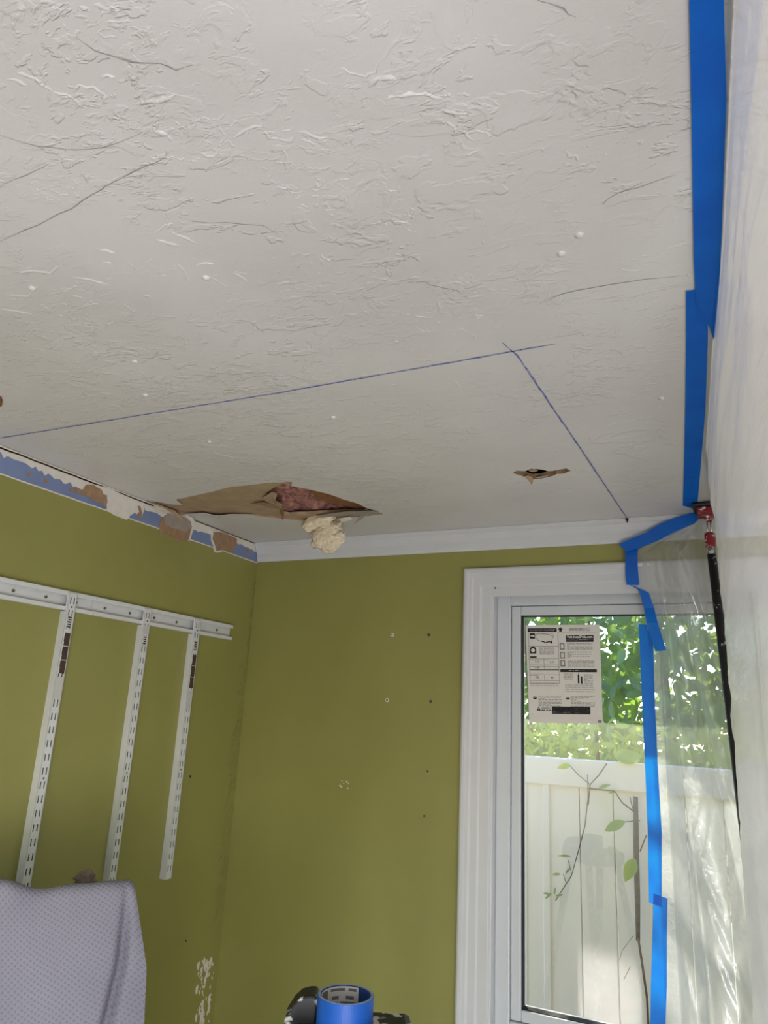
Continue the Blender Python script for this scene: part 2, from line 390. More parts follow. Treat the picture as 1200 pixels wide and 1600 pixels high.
m2_ = lump('', on(500, 812, 1, -0.262), 0.046, 0.014, 0.022, CREAM, 19.0, 0.3, 4, None, 0.14); m_.add(m2_.v, m2_.f)
tag(m_.build('insulation_tuft', CREAM, ceiling, smooth=True), 'cream tuft of fluffy insulation hanging from the big ceiling hole', kind='stuff')
# blue chalk layout lines and cracks
def ribbon(pts, wd, z, mat, name, jitter=0.0006, parent=None):
    P = []; n = 0
    path = []
    for a_, b_ in zip(pts[:-1], pts[1:]):
        k = max(2, int((b_-a_).length/0.02))
        path += [a_.lerp(b_, i/k) for i in range(k)]
    path.append(pts[-1]); m = MB(); v = []
    for i, p in enumerate(path):
        t = (path[min(i+1, len(path)-1)]-path[max(i-1, 0)]).normalized(); s_ = Vector((-t.y, t.x, 0))
        ww = wd*random.uniform(0.6, 1.15)*0.5*(1.0 if 1 < i < len(path)-2 else 0.4); c_ = p + s_*random.uniform(-jitter, jitter)
        v += [Vector((*(c_+s_*ww).xy, z)), Vector((*(c_-s_*ww).xy, z))]
    m.add(v, [(2*i, 2*i+1, 2*i+3, 2*i+2) for i in range(len(path)-1)])
    return m.build(name, mat, parent or ceiling)
L3 = lambda x, y: Vector((x, y, CZ))
ribbon([L3(0.02,-1.107), L3(0.803,-1.097), L3(1.34,-1.103)], 0.0042, CZ-0.0009, CHALK, 'chalk_line')
ribbon([L3(1.262,-1.135), L3(1.272,-1.09), L3(1.287,-0.51), L3(1.298,-0.02)], 0.0042, CZ-0.0009, CHALK, 'chalk_line')
cracks = [[(115,55),(150,78),(205,98),(250,97),(275,108),(300,100)], [(0,210),(60,228),(105,234),(160,230),(222,209)], [(0,376),(60,352),(110,325),(155,297),(165,292),(210,268),(245,254),(262,240)],
          [(840,0),(880,14),(900,26)], [(940,318),(965,300),(1000,292),(1055,273)], [(300,345),(410,352),(435,365)], [(840,475),(880,458),(960,443),(1060,430)], [(0,292),(40,272),(70,258)]]
for q in cracks: ribbon([on(x, y, 2, CZ) for x, y in q], 0.0016, CZ-0.0006, CRACK, 'crack', 0.0015)
# bold trowel ridges and nail pops standing proud of the ceiling
def ridge(pts, wd, h, m, jit=0.002):
    path = []
    P = [on(x, y, 2, CZ) for x, y in pts]
    for a_, b_ in zip(P[:-1], P[1:]):
        k = max(2, int((b_-a_).length/0.010)); path += [a_.lerp(b_, i/k) for i in range(k)]
    path.append(P[-1]); v = []; n = len(path)
    for i, p in enumerate(path):
        t = (path[min(i+1, n-1)]-path[max(i-1, 0)]).normalized(); s_ = Vector((-t.y, t.x, 0))
        env = math.sin(PI*min(1, (i+0.3)/(n*0.25)) / 2)*math.sin(PI*min(1, (n-i-0.7)/(n*0.25))/2)
        ww = wd*env*random.uniform(0.5, 1.3); hh = h*env*random.uniform(0.5, 1.2); c_ = p + s_*random.uniform(-jit, jit)
        for q, z in ((-1.0, 0.0), (-0.35, 0.8), (0.1, 1.0), (0.5, 0.6), (1.0, 0.0)):
            v.append(Vector((c_.x+s_.x*ww*q, c_.y+s_.y*ww*q, CZ+0.0004-hh*z)))
    m.add(v, [(5*i+k, 5*i+k+1, 5*i+k+6, 5*i+k+5) for i in range(n-1) for k in range(4)])
b = MB()
bold = [[(25,112),(45,118),(65,130),(82,145)],[(82,145),(105,150),(125,162),(138,172)],[(115,148),(125,133),(145,138),(163,148),(162,162)],[(158,122),(168,116),(180,122)],[(210,163),(235,160),(258,156),(276,147)],[(10,122),(28,128),(42,135)],
        [(145,8),(165,14),(185,18),(195,12)],[(125,8),(140,18)],[(530,105),(545,112),(572,122),(585,112),(600,88),(620,66),(632,48)],[(575,138),(590,122),(610,120),(618,128)],[(612,150),(640,148),(665,148),(692,154)],[(605,155),(620,150)],
        [(690,170),(705,176),(720,180),(735,174)],[(695,190),(708,200),(716,212)],[(715,200),(732,214),(744,222)],[(240,205),(260,212),(270,220)],[(310,235),(322,245),(335,242),(348,233)],[(365,215),(385,200),(410,198)],[(410,205),(420,216),(440,218)],[(432,215),(455,222),(462,212)],[(460,205),(490,212),(510,216)],
        [(30,428),(55,424),(78,426),(96,415)],[(110,433),(140,436),(168,445)],[(245,375),(262,380),(282,385)],[(240,365),(258,352),(272,350)],[(265,362),(290,372),(310,382)],[(305,415),(322,410),(335,412)],[(150,388),(165,392),(182,397)],[(0,482),(25,486),(50,492)],[(10,460),(30,464),(52,462)]]
for q in bold: ridge(q, random.uniform(0.0025, 0.0045), random.uniform(0.0014, 0.0026), b)
def cluster(cx, cy, wx, wy, n, ln, slope=0.1):
    for _ in range(int(n*0.75)):
        x = cx+random.gauss(0, wx); y = cy+random.gauss(0, wy)
        l = ln*random.choice((0.3, 0.5, 0.7, 1.0, 1.6)); a = math.atan(slope)+random.gauss(0, 0.45); pts = [(x, y)]
        for k in range(random.randint(2, 5)):
            a += random.gauss(0, 0.45); x += l*0.28*math.cos(a); y += l*0.28*math.sin(a)*0.75; pts.append((x, y))
        ridge(pts, random.uniform(0.0014, 0.0036), random.uniform(0.0005, 0.0014), b, 0.0012)
for a_ in [(330,225,45,25,30,26),(440,215,35,18,20,26),(260,245,20,10,14,16),(700,175,35,22,26,26),(740,225,28,18,18,20),(560,290,40,25,26,20),(460,310,35,18,16,24),(70,300,25,15,14,18),(620,345,25,12,14,18),
           (230,420,45,14,26,22,0.05),(80,470,50,12,24,26,0.08),(160,495,40,14,18,24,0.08),(480,400,30,12,16,22),(390,440,45,18,22,22),(540,470,35,18,22,22),(580,490,30,12,14,24),(720,450,30,14,24,20,0.2),(700,480,26,18,30,16,0.35),(740,505,22,14,18,18,0.2),(660,500,25,14,14,24),(770,440,22,10,16,18),
           (620,560,40,12,16,26,0.05),(560,585,40,8,12,28,0.03),(700,570,30,15,16,18),(170,580,45,12,16,26,0.08),(280,640,60,10,16,28,0.03),(340,715,30,6,14,24,0.1),(480,680,45,10,14,28,0.02),(700,715,35,8,12,22,0.1),(590,690,50,10,12,24,0.05),(640,640,60,10,14,28,0.02),(1030,640,30,10,10,22),(960,620,35,12,12,22),(850,430,40,20,14,20),(1000,410,30,14,12,18),(1000,215,25,14,10,16),(870,240,40,14,10,18),(130,60,35,15,14,20),(40,30,25,20,10,16),(600,410,50,16,14,22),(760,340,50,20,12,20)]:
    cluster(*a_)
tag(b.build('trowel_ridges', CEIL, ceiling, smooth=True), kind='stuff')
b = MB()
for x, y in [(322,434),(50,450),(211,565),(227,617),(521,652),(327,690),(905,367),(877,396),(1034,622)]:
    p = on(x, y, 2, CZ); r = 0.006
    for k in range(3):
        pass
    ring = [[p+Vector((math.cos(2*PI*i/10)*r*s_, math.sin(2*PI*i/10)*r*s_, -hh)) for i in range(10)] for s_, hh in ((1, 0), (0.8, 0.0022), (0.4, 0.0035))]
    v = [q for rr in ring for q in rr]; f = [(j*10+i, j*10+(i+1) % 10, (j+1)*10+(i+1) % 10, (j+1)*10+i) for j in range(2) for i in range(10)] + [tuple(range(20, 30))]
    b.add(v, f)
tag(b.build('nail_pops', CEIL, ceiling, smooth=True), kind='stuff')

# ---- walls
BZ0, BZ1, BX0, BX1 = 1.03, 2.262, 0.878, 1.622             # window opening
wl_ = MB().box((-0.12, Y0, 0), (0, 0.0, CZ)).build('wall_left', OLIVE); struct(wl_)
b = MB()
for lo, hi in (((-0.12, 0, 0), (BX0, 0.14, CZ)), ((BX1, 0, 0), (X1+0.12, 0.14, CZ)), ((BX0, 0, 0), (BX1, 0.14, BZ0)), ((BX0, 0, BZ1), (BX1, 0.14, CZ))): b.box(lo, hi)
wall_back = struct(b.build('wall_back', OLIVE))
struct(MB().box((X1, Y0, 0), (X1+0.12, 0, CZ)).build('wall_right', PALE))
b = MB()
for lo, hi in (((-0.12, Y0-0.12, 0), (0.05, Y0, CZ)), ((1.55, Y0-0.12, 0), (1.78, Y0, CZ)), ((1.78, Y0-0.12, 1.70), (3.12, Y0, CZ)), ((3.12, Y0-0.12, 0), (X1+0.12, Y0, CZ)), ((0.05, Y0-0.12, 1.88), (1.55, Y0, CZ))): b.box(lo, hi)
struct(b.build('wall_rear', PALE))
# raw strip on the left wall where the crown moulding has come off
def jag(y0, y1, zf, n, amp):
    return [Vector((0, y0+(y1-y0)*i/n, zf(i/n)+amp*noise.noise(Vector((i*0.9, 3.1, zf(0)*10)))*1.6)) for i in range(n+1)]
def strip(name, low, high, x, th, mat, label=None):
    n = len(low); P = [Vector((x, p.y, p.z)) for p in low]+[Vector((x, p.y, p.z)) for p in high]
    P += [Vector((0, p.y, p.z)) for p in low]+[Vector((0, p.y, p.z)) for p in high]
    f = []
    for i in range(n-1):
        f += [(i, i+1, n+i+1, n+i), (i, 2*n+i, 2*n+i+1, i+1), (n+i, n+i+1, 3*n+i+1, 3*n+i)]
    o = MB().add(P, f).build(name, mat, wl_)
    if label: tag(o, label)
    return o
N = 160
strip('raw_plaster_band', jag(-1.6, 0, lambda t: 2.369, N, 0.0007), jag(-1.6, 0, lambda t: 2.4385, N, 0.0006), 0.0008, 0, PLASTER, 'bare white plaster edge')
strip('old_blue_paint_band', jag(-1.6, 0, lambda t: 2.3725, N, 0.0006), jag(-1.6, 0, lambda t: 2.411+0.006*math.sin(t*23), N, 0.0075), 0.0014, 0, BLUEB, 'band of old blue paint under the ceiling')
strip('ceiling_gap', jag(-1.6, -0.55, lambda t: 2.4305, 60, 0.001), jag(-1.6, -0.55, lambda t: 2.4345, 60, 0.0008), 0.0016, 0, DARK)
strip('ceiling_gap', jag(-0.4, -0.01, lambda t: 2.4350, 40, 0.001), jag(-0.4, -0.01, lambda t: 2.4375, 40, 0.0008), 0.0016, 0, DARK)
def wall_patch(name, pts, mat, x, lab=None, amp=0.0012):
    pl = rough(px_poly(pts, 2.857, 0, 660, 0, 0.0), amp, 3, 0)
    o = MB().plate([Vector((-0.001, p.y, p.z)) for p in pl], (x+0.001, 0, 0)).build(name, mat, wl_)
    if lab: tag(o, lab)
wall_patch('bare_plaster_patch', [(390,272),(475,292),(560,328),(640,360),(640,395),(625,430),(600,402),(575,420),(565,435),(510,415),(475,395),(470,330),(448,300)], PLASTER, 0.0026)
wall_patch('torn_paper_patch', [(305,295),(370,300),(385,278),(420,282),(450,300),(455,320),(475,325),(475,360),(465,385),(455,362),(430,355),(410,345),(385,330),(350,318),(310,305)], PAPERT, 0.0032)
wall_patch('torn_paper_patch', [(612,372),(622,374),(632,402),(625,430),(608,412),(618,400)], PAPERT, 0.0034)
wall_patch('torn_paper_patch', [(712,440),(735,415),(800,424),(850,445),(858,470),(845,520),(830,532),(815,520),(790,540),(785,515),(760,505),(735,490),(715,505),(708,470)], PAPERT, 0.0034)
wall_patch('torn_paper_patch', [(740,408),(800,418),(848,445),(852,466),(826,492),(790,478),(750,466),(728,450)], GREYP, 0.0050)
wall_patch('torn_paper_patch', [(950,490),(1000,495),(1055,520),(1050,560),(1025,583),(990,570),(965,575),(960,545),(945,520)], PAPERT, 0.0034)
wall_patch('bare_plaster_patch', [(836,420),(866,440),(858,474),(846,520),(838,530),(852,470),(848,446)], PLASTER, 0.0056)
wall_patch('bare_plaster_patch', [(640,360),(745,408),(740,416),(700,404),(645,392)], PLASTER, 0.0030)
wall_patch('bare_plaster_patch', [(940,478),(960,490),(948,520),(962,572),(990,570),(985,580),(958,580),(940,525)], PLASTER, 0.0028)
for x, y in ((125,230),(205,262),(1103,577)):
    wall_patch('nail_hole_chip', [(x-9,y-6),(x,y-10),(x+9,y-3),(x+7,y+9),(x-5,y+11)], PAPERT, 0.0022, None, 0.0006)
# curling shreds at the left end of the tear
for pts, dr, mt in (([(80,176),(130,196),(205,224),(245,262),(255,286),(232,270),(205,240),(140,212)], [.001,.003,.006,.016,.026,.022,.012,.004], PAPERB), ([(250,240),(290,258),(297,280),(270,262)], [.001,.006,.016,.010], PLASTER)):
    P = [on(200+x/2.857, 720+y/2.857, 2, CZ-d) for (x, y), d in zip(pts, dr)]
    P = [Vector((max(p.x, 0.008), p.y, p.z)) for p in P]
    MB().plate(P, (0.001, 0.001, 0.0015)).build('torn_paper_scrap', mt, ceiling)
# scraped flakes low on the left wall, rough bead down the corner
b = MB()
for _ in range(80):
    u = random.random(); x = 323+random.gauss(0, 6.5)-u*8; y = 1495+u*105
    if y > 1700: continue
    p = on(x, y, 0, 0.0)
    if p.y > -0.012: continue
    r = random.choice((0.002, 0.003, 0.004, 0.008)); k = random.randint(5, 7)
    b.plate([Vector((-0.0008, p.y+math.cos(2*PI*i/k)*r*random.uniform(0.4, 0.9), p.z+math.sin(2*PI*i/k)*r*random.uniform(0.8, 2.0))) for i in range(k)], (random.uniform(0.0012, 0.0024), 0, 0))
tag(b.build('scraped_flakes', PLASTER, wl_), kind='stuff')
b = MB()
for _ in range(260):
    z = random.uniform(1.2, 2.3); yy = -random.uniform(0.003, 0.05)*(1 if z < 2.0 else 0.3)
    l = random.uniform(0.012, 0.03); dx = random.uniform(0.3, 0.9)
    b.tube([Vector((0.0002, yy-l*dx*0.5, z-l*0.5)), Vector((0.0008, yy, z)), Vector((0.0002, yy+min(l*dx*0.5, -yy-0.001), z+l*0.5))], [0.0003, 0.0009, 0.0003], 4)
tag(b.build('rough_corner_texture', OLIVE, wl_, smooth=True), kind='stuff')
# crown moulding on the back wall
prof = [(0.0, 2.372), (-0.006, 2.372), (-0.008, 2.380), (-0.012, 2.386), (-0.013, 2.400), (-0.018, 2.406), (-0.023, 2.416), (-0.025, 2.424), (-0.030, 2.428), (-0.031, 2.4392), (0.0, 2.4392)]
crown = struct(MB().prism(prof, lambda t, p, q: Vector((t, p, q)), 0.004, X1).build('trim_1', WHITE))
b = MB(); p = on(980, 812, 1, -0.032); b.tube([p+Vector((0, 0.004, 0)), p+Vector((0, -0.004, 0))], 0.004, 8); b.tube([p+Vector((0, 0.0, 0)), p+Vector((0, -0.002, -0.009))], 0.0018, 6)
tag(b.build('screw', DARK, crown), 'dark screw sticking out at the end of the blue line')

# ---- window
win = thing('window_1', None, None, (1.25, 0, BZ0)); struct(win)
# casing: stepped profile around the opening, mitred
cp = [(0.0, 0.0), (0.0, -0.018), (0.006, -0.022), (0.014, -0.022), (0.018, -0.017), (0.026, -0.017), (0.032, -0.013), (0.052, -0.013), (0.058, -0.009), (0.084, -0.009), (0.088, -0.006), (0.088, 0.0)]
CX0, CX1, CZ1, CZ0 = 0.802, 1.698, 2.313, 0.97
def casing(mb, a, b, inward, ia, ib):            # a->b outer edge; ia/ib mitre shift along the run
    d = (b-a).normalized(); n = len(cp)
    P = [a+inward*p+d*(p*ia)+Vector((0, q, 0)) for p, q in cp]+[b+inward*p-d*(p*ib)+Vector((0, q, 0)) for p, q in cp]
    mb.add(P, [(i, (i+1) % n, n+(i+1) % n, n+i) for i in range(n)]+[tuple(range(n)), tuple(range(n, 2*n))])

for a, b_, inn in ((V((CX0,0,CZ0)), V((CX0,0,CZ1)), V((1,0,0))), (V((CX1,0,CZ0)), V((CX1,0,CZ1)), V((-1,0,0))), (V((CX0,0,CZ1)), V((CX1,0,CZ1)), V((0,0,-1))), (V((CX0,0,CZ0)), V((CX1,0,CZ0)), V((0,0,1)))):
    m_ = MB(); casing(m_, a, b_, inn, 1, 1); m_.build('casing', WHITE, win)
def frame(name, x0, x1, z0, z1, w_, ya, yb, mat, bev=0.002):
    for lo, hi in (((x0,ya,z0),(x0+w_,yb,z1)), ((x1-w_,ya,z0),(x1,yb,z1)), ((x0+w_,ya,z1-w_),(x1-w_,yb,z1)), ((x0+w_,ya,z0),(x1-w_,yb,z0+w_))):
        MB().box(lo, hi).build(name, mat, win, bevel=bev)
frame('jamb', BX0, BX1, BZ0, BZ1, 0.018, -0.003, 0.135, WHITE)
frame('window_frame', BX0+0.018, BX1-0.018, BZ0+0.018, BZ1-0.018, 0.042, 0.030, 0.120, VINYL, 0.003)
frame('sash', BX0+0.061, BX1-0.061, BZ0+0.061, BZ1-0.061, 0.028, 0.040, 0.090, VINYL, 0.003)
gx0, gx1, gz0, gz1 = BX0+0.087, BX1-0.087, 1.134, BZ1-0.087
frame('glazing_gasket', gx0, gx1, BZ0+0.087, gz1, 0.0035, 0.046, 0.075, DARK, 0)
MB().box((gx0, 0.058, BZ0+0.087), (gx1, 0.062, gz1)).build('glass_pane', GLASS, win)
# hardware hole in the jamb corner
p = on(774, 919, 1, -0.012); MB().tube([p, p+V((0.0,-0.0015,0))], 0.0025, 8).build('nail_hole', DARK, win)

# energy sticker on the glass
GY = 0.0577
def gp(u, v): return on(u, v, 1, GY)
A, B_, C_, D_ = gp(821, 977), gp(937, 976), gp(827, 1129), gp(942, 1131)
st = thing('window_label', 'white printed energy label stuck to the upper left of the window pane', 'sticker', tuple(C_))
def sp(s, t, off=0.0):                            # sheet coordinates 0..1 across, 0..1 down
    p = (A.lerp(B_, s)).lerp(C_.lerp(D_, s), t); return p + V((0, -0.0002-off - 0.0025*max(0, 0.03-abs(t-0.97))/0.03*(0.4+s), 0))
PAPER = plain('white_label_paper', srgb(222, 218, 210), 0.6, 0.02, 30)
INK = plain('black_print', srgb(28, 27, 27), 0.7, 0.1, 60); GREYINK = plain('grey_print', srgb(120, 118, 116), 0.7, 0.1, 60); INKW = plain('white_print', srgb(225, 222, 215), 0.7, 0.02, 30)
m_ = MB(); n = 24
m_.add([sp(i/n, j/n) for j in range(n+1) for i in range(n+1)], [(j*(n+1)+i, j*(n+1)+i+1, (j+1)*(n+1)+i+1, (j+1)*(n+1)+i) for j in range(n) for i in range(n)])
m_.build('label_sheet', PAPER, st)
def quad(mb, x0, y0, x1, y1, off=0.0004):         # in pixels of the zoomed label: 66..790 x, 100..1025 y
    f = lambda x, y: sp((x-68)/(785-68), (y-108)/(1015-108), off)
    mb.add([f(x0,y0), f(x1,y0), f(x1,y1), f(x0,y1)], [(0,1,2,3)])
ink = MB(); gry = MB(); wht = MB()
quad(ink, 90,138,376,174); quad(ink, 108,185,160,238); quad(ink, 462,205,724,270); quad(ink, 396,524,745,552); quad(ink, 300,866,672,934); quad(ink, 103,404,168,420)
quad(ink, 562,575,578,655); quad(ink, 590,590,606,658); quad(ink, 567,560,571,575)
for y in (308, 424, 532, 628, 652): quad(gry, 92, y, 388, y+4)
for x in (92, 384): quad(gry, x, 180, x+4, 652)
for y in (475, 500, 575): quad(gry, 92, y, 388, y+3)
quad(gry, 238, 424, 241, 520); quad(gry, 238, 575, 241, 628); quad(gry, 92, 524, 388, 534); quad(gry, 388, 176, 745, 179)
for x, w_ in ((140, 0), ): pass
def textlines(x0, x1, ys, h=4, mb=gry):
    for y in ys:
        x = x0
        while x < x1-8:
            l = random.uniform(12, 46); quad(mb, x, y, min(x+l, x1), y+h); x += l+random.uniform(5, 9)
            if random.random() < 0.06: break
textlines(195, 345, range(322, 390, 10)); textlines(470, 712, range(282, 348, 10)); textlines(470, 700, range(364, 420, 10)); textlines(470, 725, range(440, 500, 11))
textlines(430, 520, range(566, 625, 11)); textlines(622, 705, range(572, 655, 11)); textlines(440, 715, range(668, 745, 20)); textlines(95, 300, (436, 486, 560, 582)); textlines(95, 380, (660, 676)); textlines(170, 400, range(772, 862, 11), 4); textlines(488, 725, range(772, 862, 11), 4)
textlines(195, 292, (896,), 8, ink); textlines(95, 190, (938,)); textlines(560, 720, (962,)); textlines(495, 705, (146, 160), 5); textlines(110, 360, (150, 160), 3, wht); textlines(470, 716, (248, 258), 3, wht); textlines(310, 660, (880, 892, 904, 916), 4, wht); textlines(480, 640, (534,), 6, wht)
textlines(165, 350, (190,), 3)
for y in (282, 366, 440):                          # three small window drawings
    for a_ in ((400,y,440,y+8),(400,y+50,448,y+60),(400,y,410,y+58),(436,y,446,y+58)): quad(gry, *a_)
quad(ink, 400,150,425,172); m2 = [sp((x-68)/717, (y-108)/907, 0.0004) for x, y in ((385,152),(412,128),(438,152))]; ink.add(m2, [(0,1,2)])
# map outline scribble, arch mark, warning triangle, round seals, small block marks
mp = [(165,200),(200,192),(260,196),(300,200),(325,214),(345,205),(340,225),(328,240),(322,262),(326,285),(314,268),(285,268),(262,278),(250,268),(220,262),(185,250),(170,230),(165,200)]
for (x0,y0),(x1,y1) in zip(mp[:-1], mp[1:]):
    d_ = math.hypot(x1-x0, y1-y0); nx, ny = -(y1-y0)/d_*2.2, (x1-x0)/d_*2.2; g_ = ink if y0 > 255 and y1 > 255 else gry
    k_ = 2.4 if g_ is ink else 1
    g_.add([sp((x-68)/717, (y-108)/907, 0.0004) for x, y in ((x0+nx*k_,y0+ny*k_),(x1+nx*k_,y1+ny*k_),(x1-nx*k_,y1-ny*k_),(x0-nx*k_,y0-ny*k_))], [(0,1,2,3)])
def fan(mb, cx, cy, rx, ry, a0, a1, off, n=16, tail=()):
    P = [sp((cx+rx*math.cos(a0+(a1-a0)*i/n)-68)/717, (cy-ry*math.sin(a0+(a1-a0)*i/n)-108)/907, off) for i in range(n+1)]
    P += [sp((x-68)/717, (y-108)/907, off) for x, y in tail]
    mb.add(P, [tuple(range(len(P)))])
fan(ink, 135, 345, 32, 34, 0, PI, 0.0004, 16, ((103,378),(167,378))); fan(wht, 135, 348, 20, 18, 0, 2*PI, 0.0006)
fan(wht, 134, 222, 24, 20, 0.1, PI-0.4, 0.0006, 8); 
ink.add([sp((x-68)/717, (y-108)/907, 0.0004) for x, y in ((150,906),(170,864),(190,906))], [(0,1,2)]); quad(wht, 168,878,172,894, 0.0006); quad(wht, 168,897,172,901, 0.0006)
for cx in (136, 460): fan(ink, cx, 788, 20, 16, PI, 2*PI, 0.0004, 10); fan(gry, cx, 784, 22, 6, 0, PI, 0.0004, 8)
for x0, y0, x1, y1 in ((740,985,775,1005),): 
    quad(gry, x0, y0, x1, y1)
for mb_, nm_, mt_ in ((ink, 'black_print', INK), (gry, 'grey_print', GREYINK), (wht, 'white_print', INKW)): tag(mb_.build(nm_, mt_, st, normals=False), kind='stuff')
def text(s, x, y, wpx, mat, off=0.0006, parent=st, vscale=1.0, bold=0.0):
    cu = bpy.data.curves.new('lettering', 'FONT'); cu.body = s; cu.size = 1.0; cu.resolution_u = 2; cu.offset = bold
    o = bpy.data.objects.new('lettering', cu); COL.objects.link(o)
    bpy.context.view_layer.update()
    me = bpy.data.meshes.new_from_object(o.evaluated_get(bpy.context.evaluated_depsgraph_get()))
    bpy.data.objects.remove(o)
    xs = [v.co.x for v in me.vertices]; x0, x1 = min(xs), max(xs); k = wpx/(x1-x0)
    og = ORG[st.name]
    for v in me.vertices:
        q = sp((x+(v.co.x-x0)*k-68)/717, (y-v.co.y*k*vscale-108)/907, off); v.co = q-og
    me.materials.clear(); me.materials.append(mat)
    t_ = bpy.data.objects.new('lettering', me); link(t_, parent); ORG[t_.name] = og; return t_
text('Visit InstallPella.com', 472, 234, 242, INKW, vscale=1.25, bold=0.02); text('WARNING', 197, 888, 86, INK, bold=0.02)
text('0.30', 150, 464, 42, INK); text('0.27', 298, 466, 42, INK); text('0.48', 150, 518, 42, INK); text('0.8', 150, 610, 32, INK); text('48', 300, 612, 26, INK)
text('SPECIAL PRODUCT', 495, 154, 205, GREYINK)

# ------------------------------------------------------------------ shelving rail and standards on the left wall
def rail(y0, y1, screws, label):
    t = thing('shelf_rail', label, 'rail', (0, (y0+y1)/2, 2.08), 'hanging rails for the shelf standards')
    pr = [(0, 2.0785), (0.0135, 2.0785), (0.0145, 2.0795), (0.0145, 2.0885), (0.0125, 2.0885), (0.0125, 2.081), (0.002, 2.081), (0.002, 2.1245), (0.0125, 2.1245), (0.0125, 2.117), (0.0145, 2.117), (0.0145, 2.1275), (0.0135, 2.1285), (0, 2.1285)]
    MB().prism(pr, lambda q, p, z: V((p, q, z)), y0, y1).build('channel', STEEL, t)
    for y in screws:
        MB().tube([(0.0015, y, 2.104), (0.0055, y, 2.104)], [0.0042, 0.003], 10).build('screw', SCREWM, t)
def yy(px, py): return on(px, py, 0, 0.003).y
rail(-1.42, yy(143, 950), [yy(21,922), yy(72,931), yy(119,941), -1.2], 'long white steel rail on the left wall, reaching out of the picture')
rail(yy(143, 950)+0.0012, -0.122, [yy(164,949), yy(203,957), yy(241,964), yy(276,971), yy(339,984)], 'shorter white steel rail on the left wall with the free end near the corner')
def standard(y, top, bot, label, kind):
    t = thing('shelf_standard', label, 'shelf standard', (0.0, y, bot), 'slotted shelf standards on the left wall')
    w_, x0, x1 = 0.0125, 0.0148, 0.0215           # half width, back and front
    L = top-bot; b = MB()
    xb = 0.001 if True else x0
    # side flanges and the slotted front face
    for s_ in (-1, 1): b.box((xb if False else 0.0, s_*w_-0.0008, bot), (x1, s_*w_+0.0008, 2.076)); b.box((x0, s_*w_-0.0008, 2.076), (x1, s_*w_+0.0008, top))
    b.v = [p+V((0, y, 0)) for p in b.v]
    xs = [-w_, -0.0072, -0.0036, 0.0036, 0.0072, w_]; pitch = 0.032; sl = 0.0165; z = top-0.010
    zs = [top]
    while z-sl > bot+0.006: zs += [z, z-sl]; z -= pitch
    zs.append(bot)
    for j in range(len(zs)-1):
        for i in range(5):
            if j % 2 == 1 and i in (1, 3): continue
            b.box((x1-0.0012, y+xs[i], zs[j+1]), (x1, y+xs[i+1], zs[j]))
    b.box((x0, y-w_, top), (x1, y+w_, top+0.001))
    b.box((0.0, y-w_, bot-0.001), (x1, y+w_, bot))
    b.build('slotted_upright', STEEL, t)
    MB().box((x1-0.0030, y-w_+0.001, bot+0.001), (x1-0.0018, y+w_-0.001, top-0.001)).build('slot_shade_plate', plain('slot_shade_dark', srgb(20, 19, 18), 0.8, 0.1, 30), t)  # dark plate close behind the face, painting the shade inside the slots
    for z in (top-0.0345, top-0.0345-0.032*13):
        MB().tube([(x1, y, z), (x1+0.0012, y, z)], 0.0026, 8).build('screw', SCREWM, t)
    return t, y, x1
BRN = plain('dark_brown_label', srgb(74, 52, 44), 0.5, 0.15, 100); CLR = plain('pale_clear_label', srgb(196, 196, 190), 0.3, 0.03, 60)
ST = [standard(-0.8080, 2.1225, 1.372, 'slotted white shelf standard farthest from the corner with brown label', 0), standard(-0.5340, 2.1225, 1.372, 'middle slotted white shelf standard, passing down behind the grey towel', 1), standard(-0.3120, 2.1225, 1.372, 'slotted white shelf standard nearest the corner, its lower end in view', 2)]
def lab(k, z0, z1, mat, name, w0=-0.010, w1=0.010, parent=None, off=0.0005):
    t, y, x1 = ST[k]; return MB().box((x1-0.0003, y+w0, z0), (x1+off, y+w1, z1)).build(name, mat, parent or t)
for k, zt in ((0, 2.022), (2, 2.012)):
    for i in range(3): lab(k, zt-0.0345*(i+1)+0.002, zt-0.0345*i, BRN, 'brown_label', -0.006)
    lab(k, zt-0.165, zt-0.110, CLR, 'clear_label')
    cl_ = lab(k, zt+0.012, zt+0.044, CLR, 'clear_label', -0.008, 0.0075)
    for i in range(5): lab(k, zt+0.014+i*0.006, zt+0.017+i*0.006, INK, 'bar_mark', -0.006+0.002*(i % 2), 0.006, cl_, 0.0008)
cl_ = lab(1, 2.016, 2.046, CLR, 'clear_label', -0.008, 0.0075)
for i in range(4): lab(1, 2.022+i*0.006, 2.0255+i*0.006, INK, 'bar_mark', -0.006+0.003*(i % 2), 0.005, cl_, 0.0008)
lab(1, 2.05, 2.075, CLR, 'clear_label')

# ------------------------------------------------------------------ fixings left in the walls
def fixing(name, ax, px, py, label, mat, r, white=False):
    p = on(px, py, ax, 0.0); nrm = V((0,-1,0)) if ax == 1 else V((1,0,0))
    b = MB(); b.tube([p, p+nrm*0.0018], [r, r*0.85], 10)
    o = b.build(name, mat, None, org=tuple(p)); tag(o, label, 'wall anchor' if white else 'screw', 'fixings left in the walls')
    q = MB().tube([p+nrm*0.0018, p+nrm*0.0022], r*0.45, 8); q.build('hole', DARK, o, org=tuple(p))
fixing('wall_anchor', 1, 613, 992, 'upper white plastic anchor left in the green back wall', PLASTER, 0.0062, True)
fixing('wall_anchor', 1, 605, 1094, 'lower white plastic anchor left in the green back wall', PLASTER, 0.0066, True)
fixing('wall_screw', 1, 670, 992, 'topmost dark screw in the back wall left of the window', SCREWM, 0.0052)
fixing('wall_screw', 1, 673, 1096, 'dark screw in the back wall level with the lower white anchor', SCREWM, 0.0052)
fixing('wall_screw', 1, 668, 1205, 'small dark screw in the back wall, second lowest in its column', SCREWM, 0.0034)
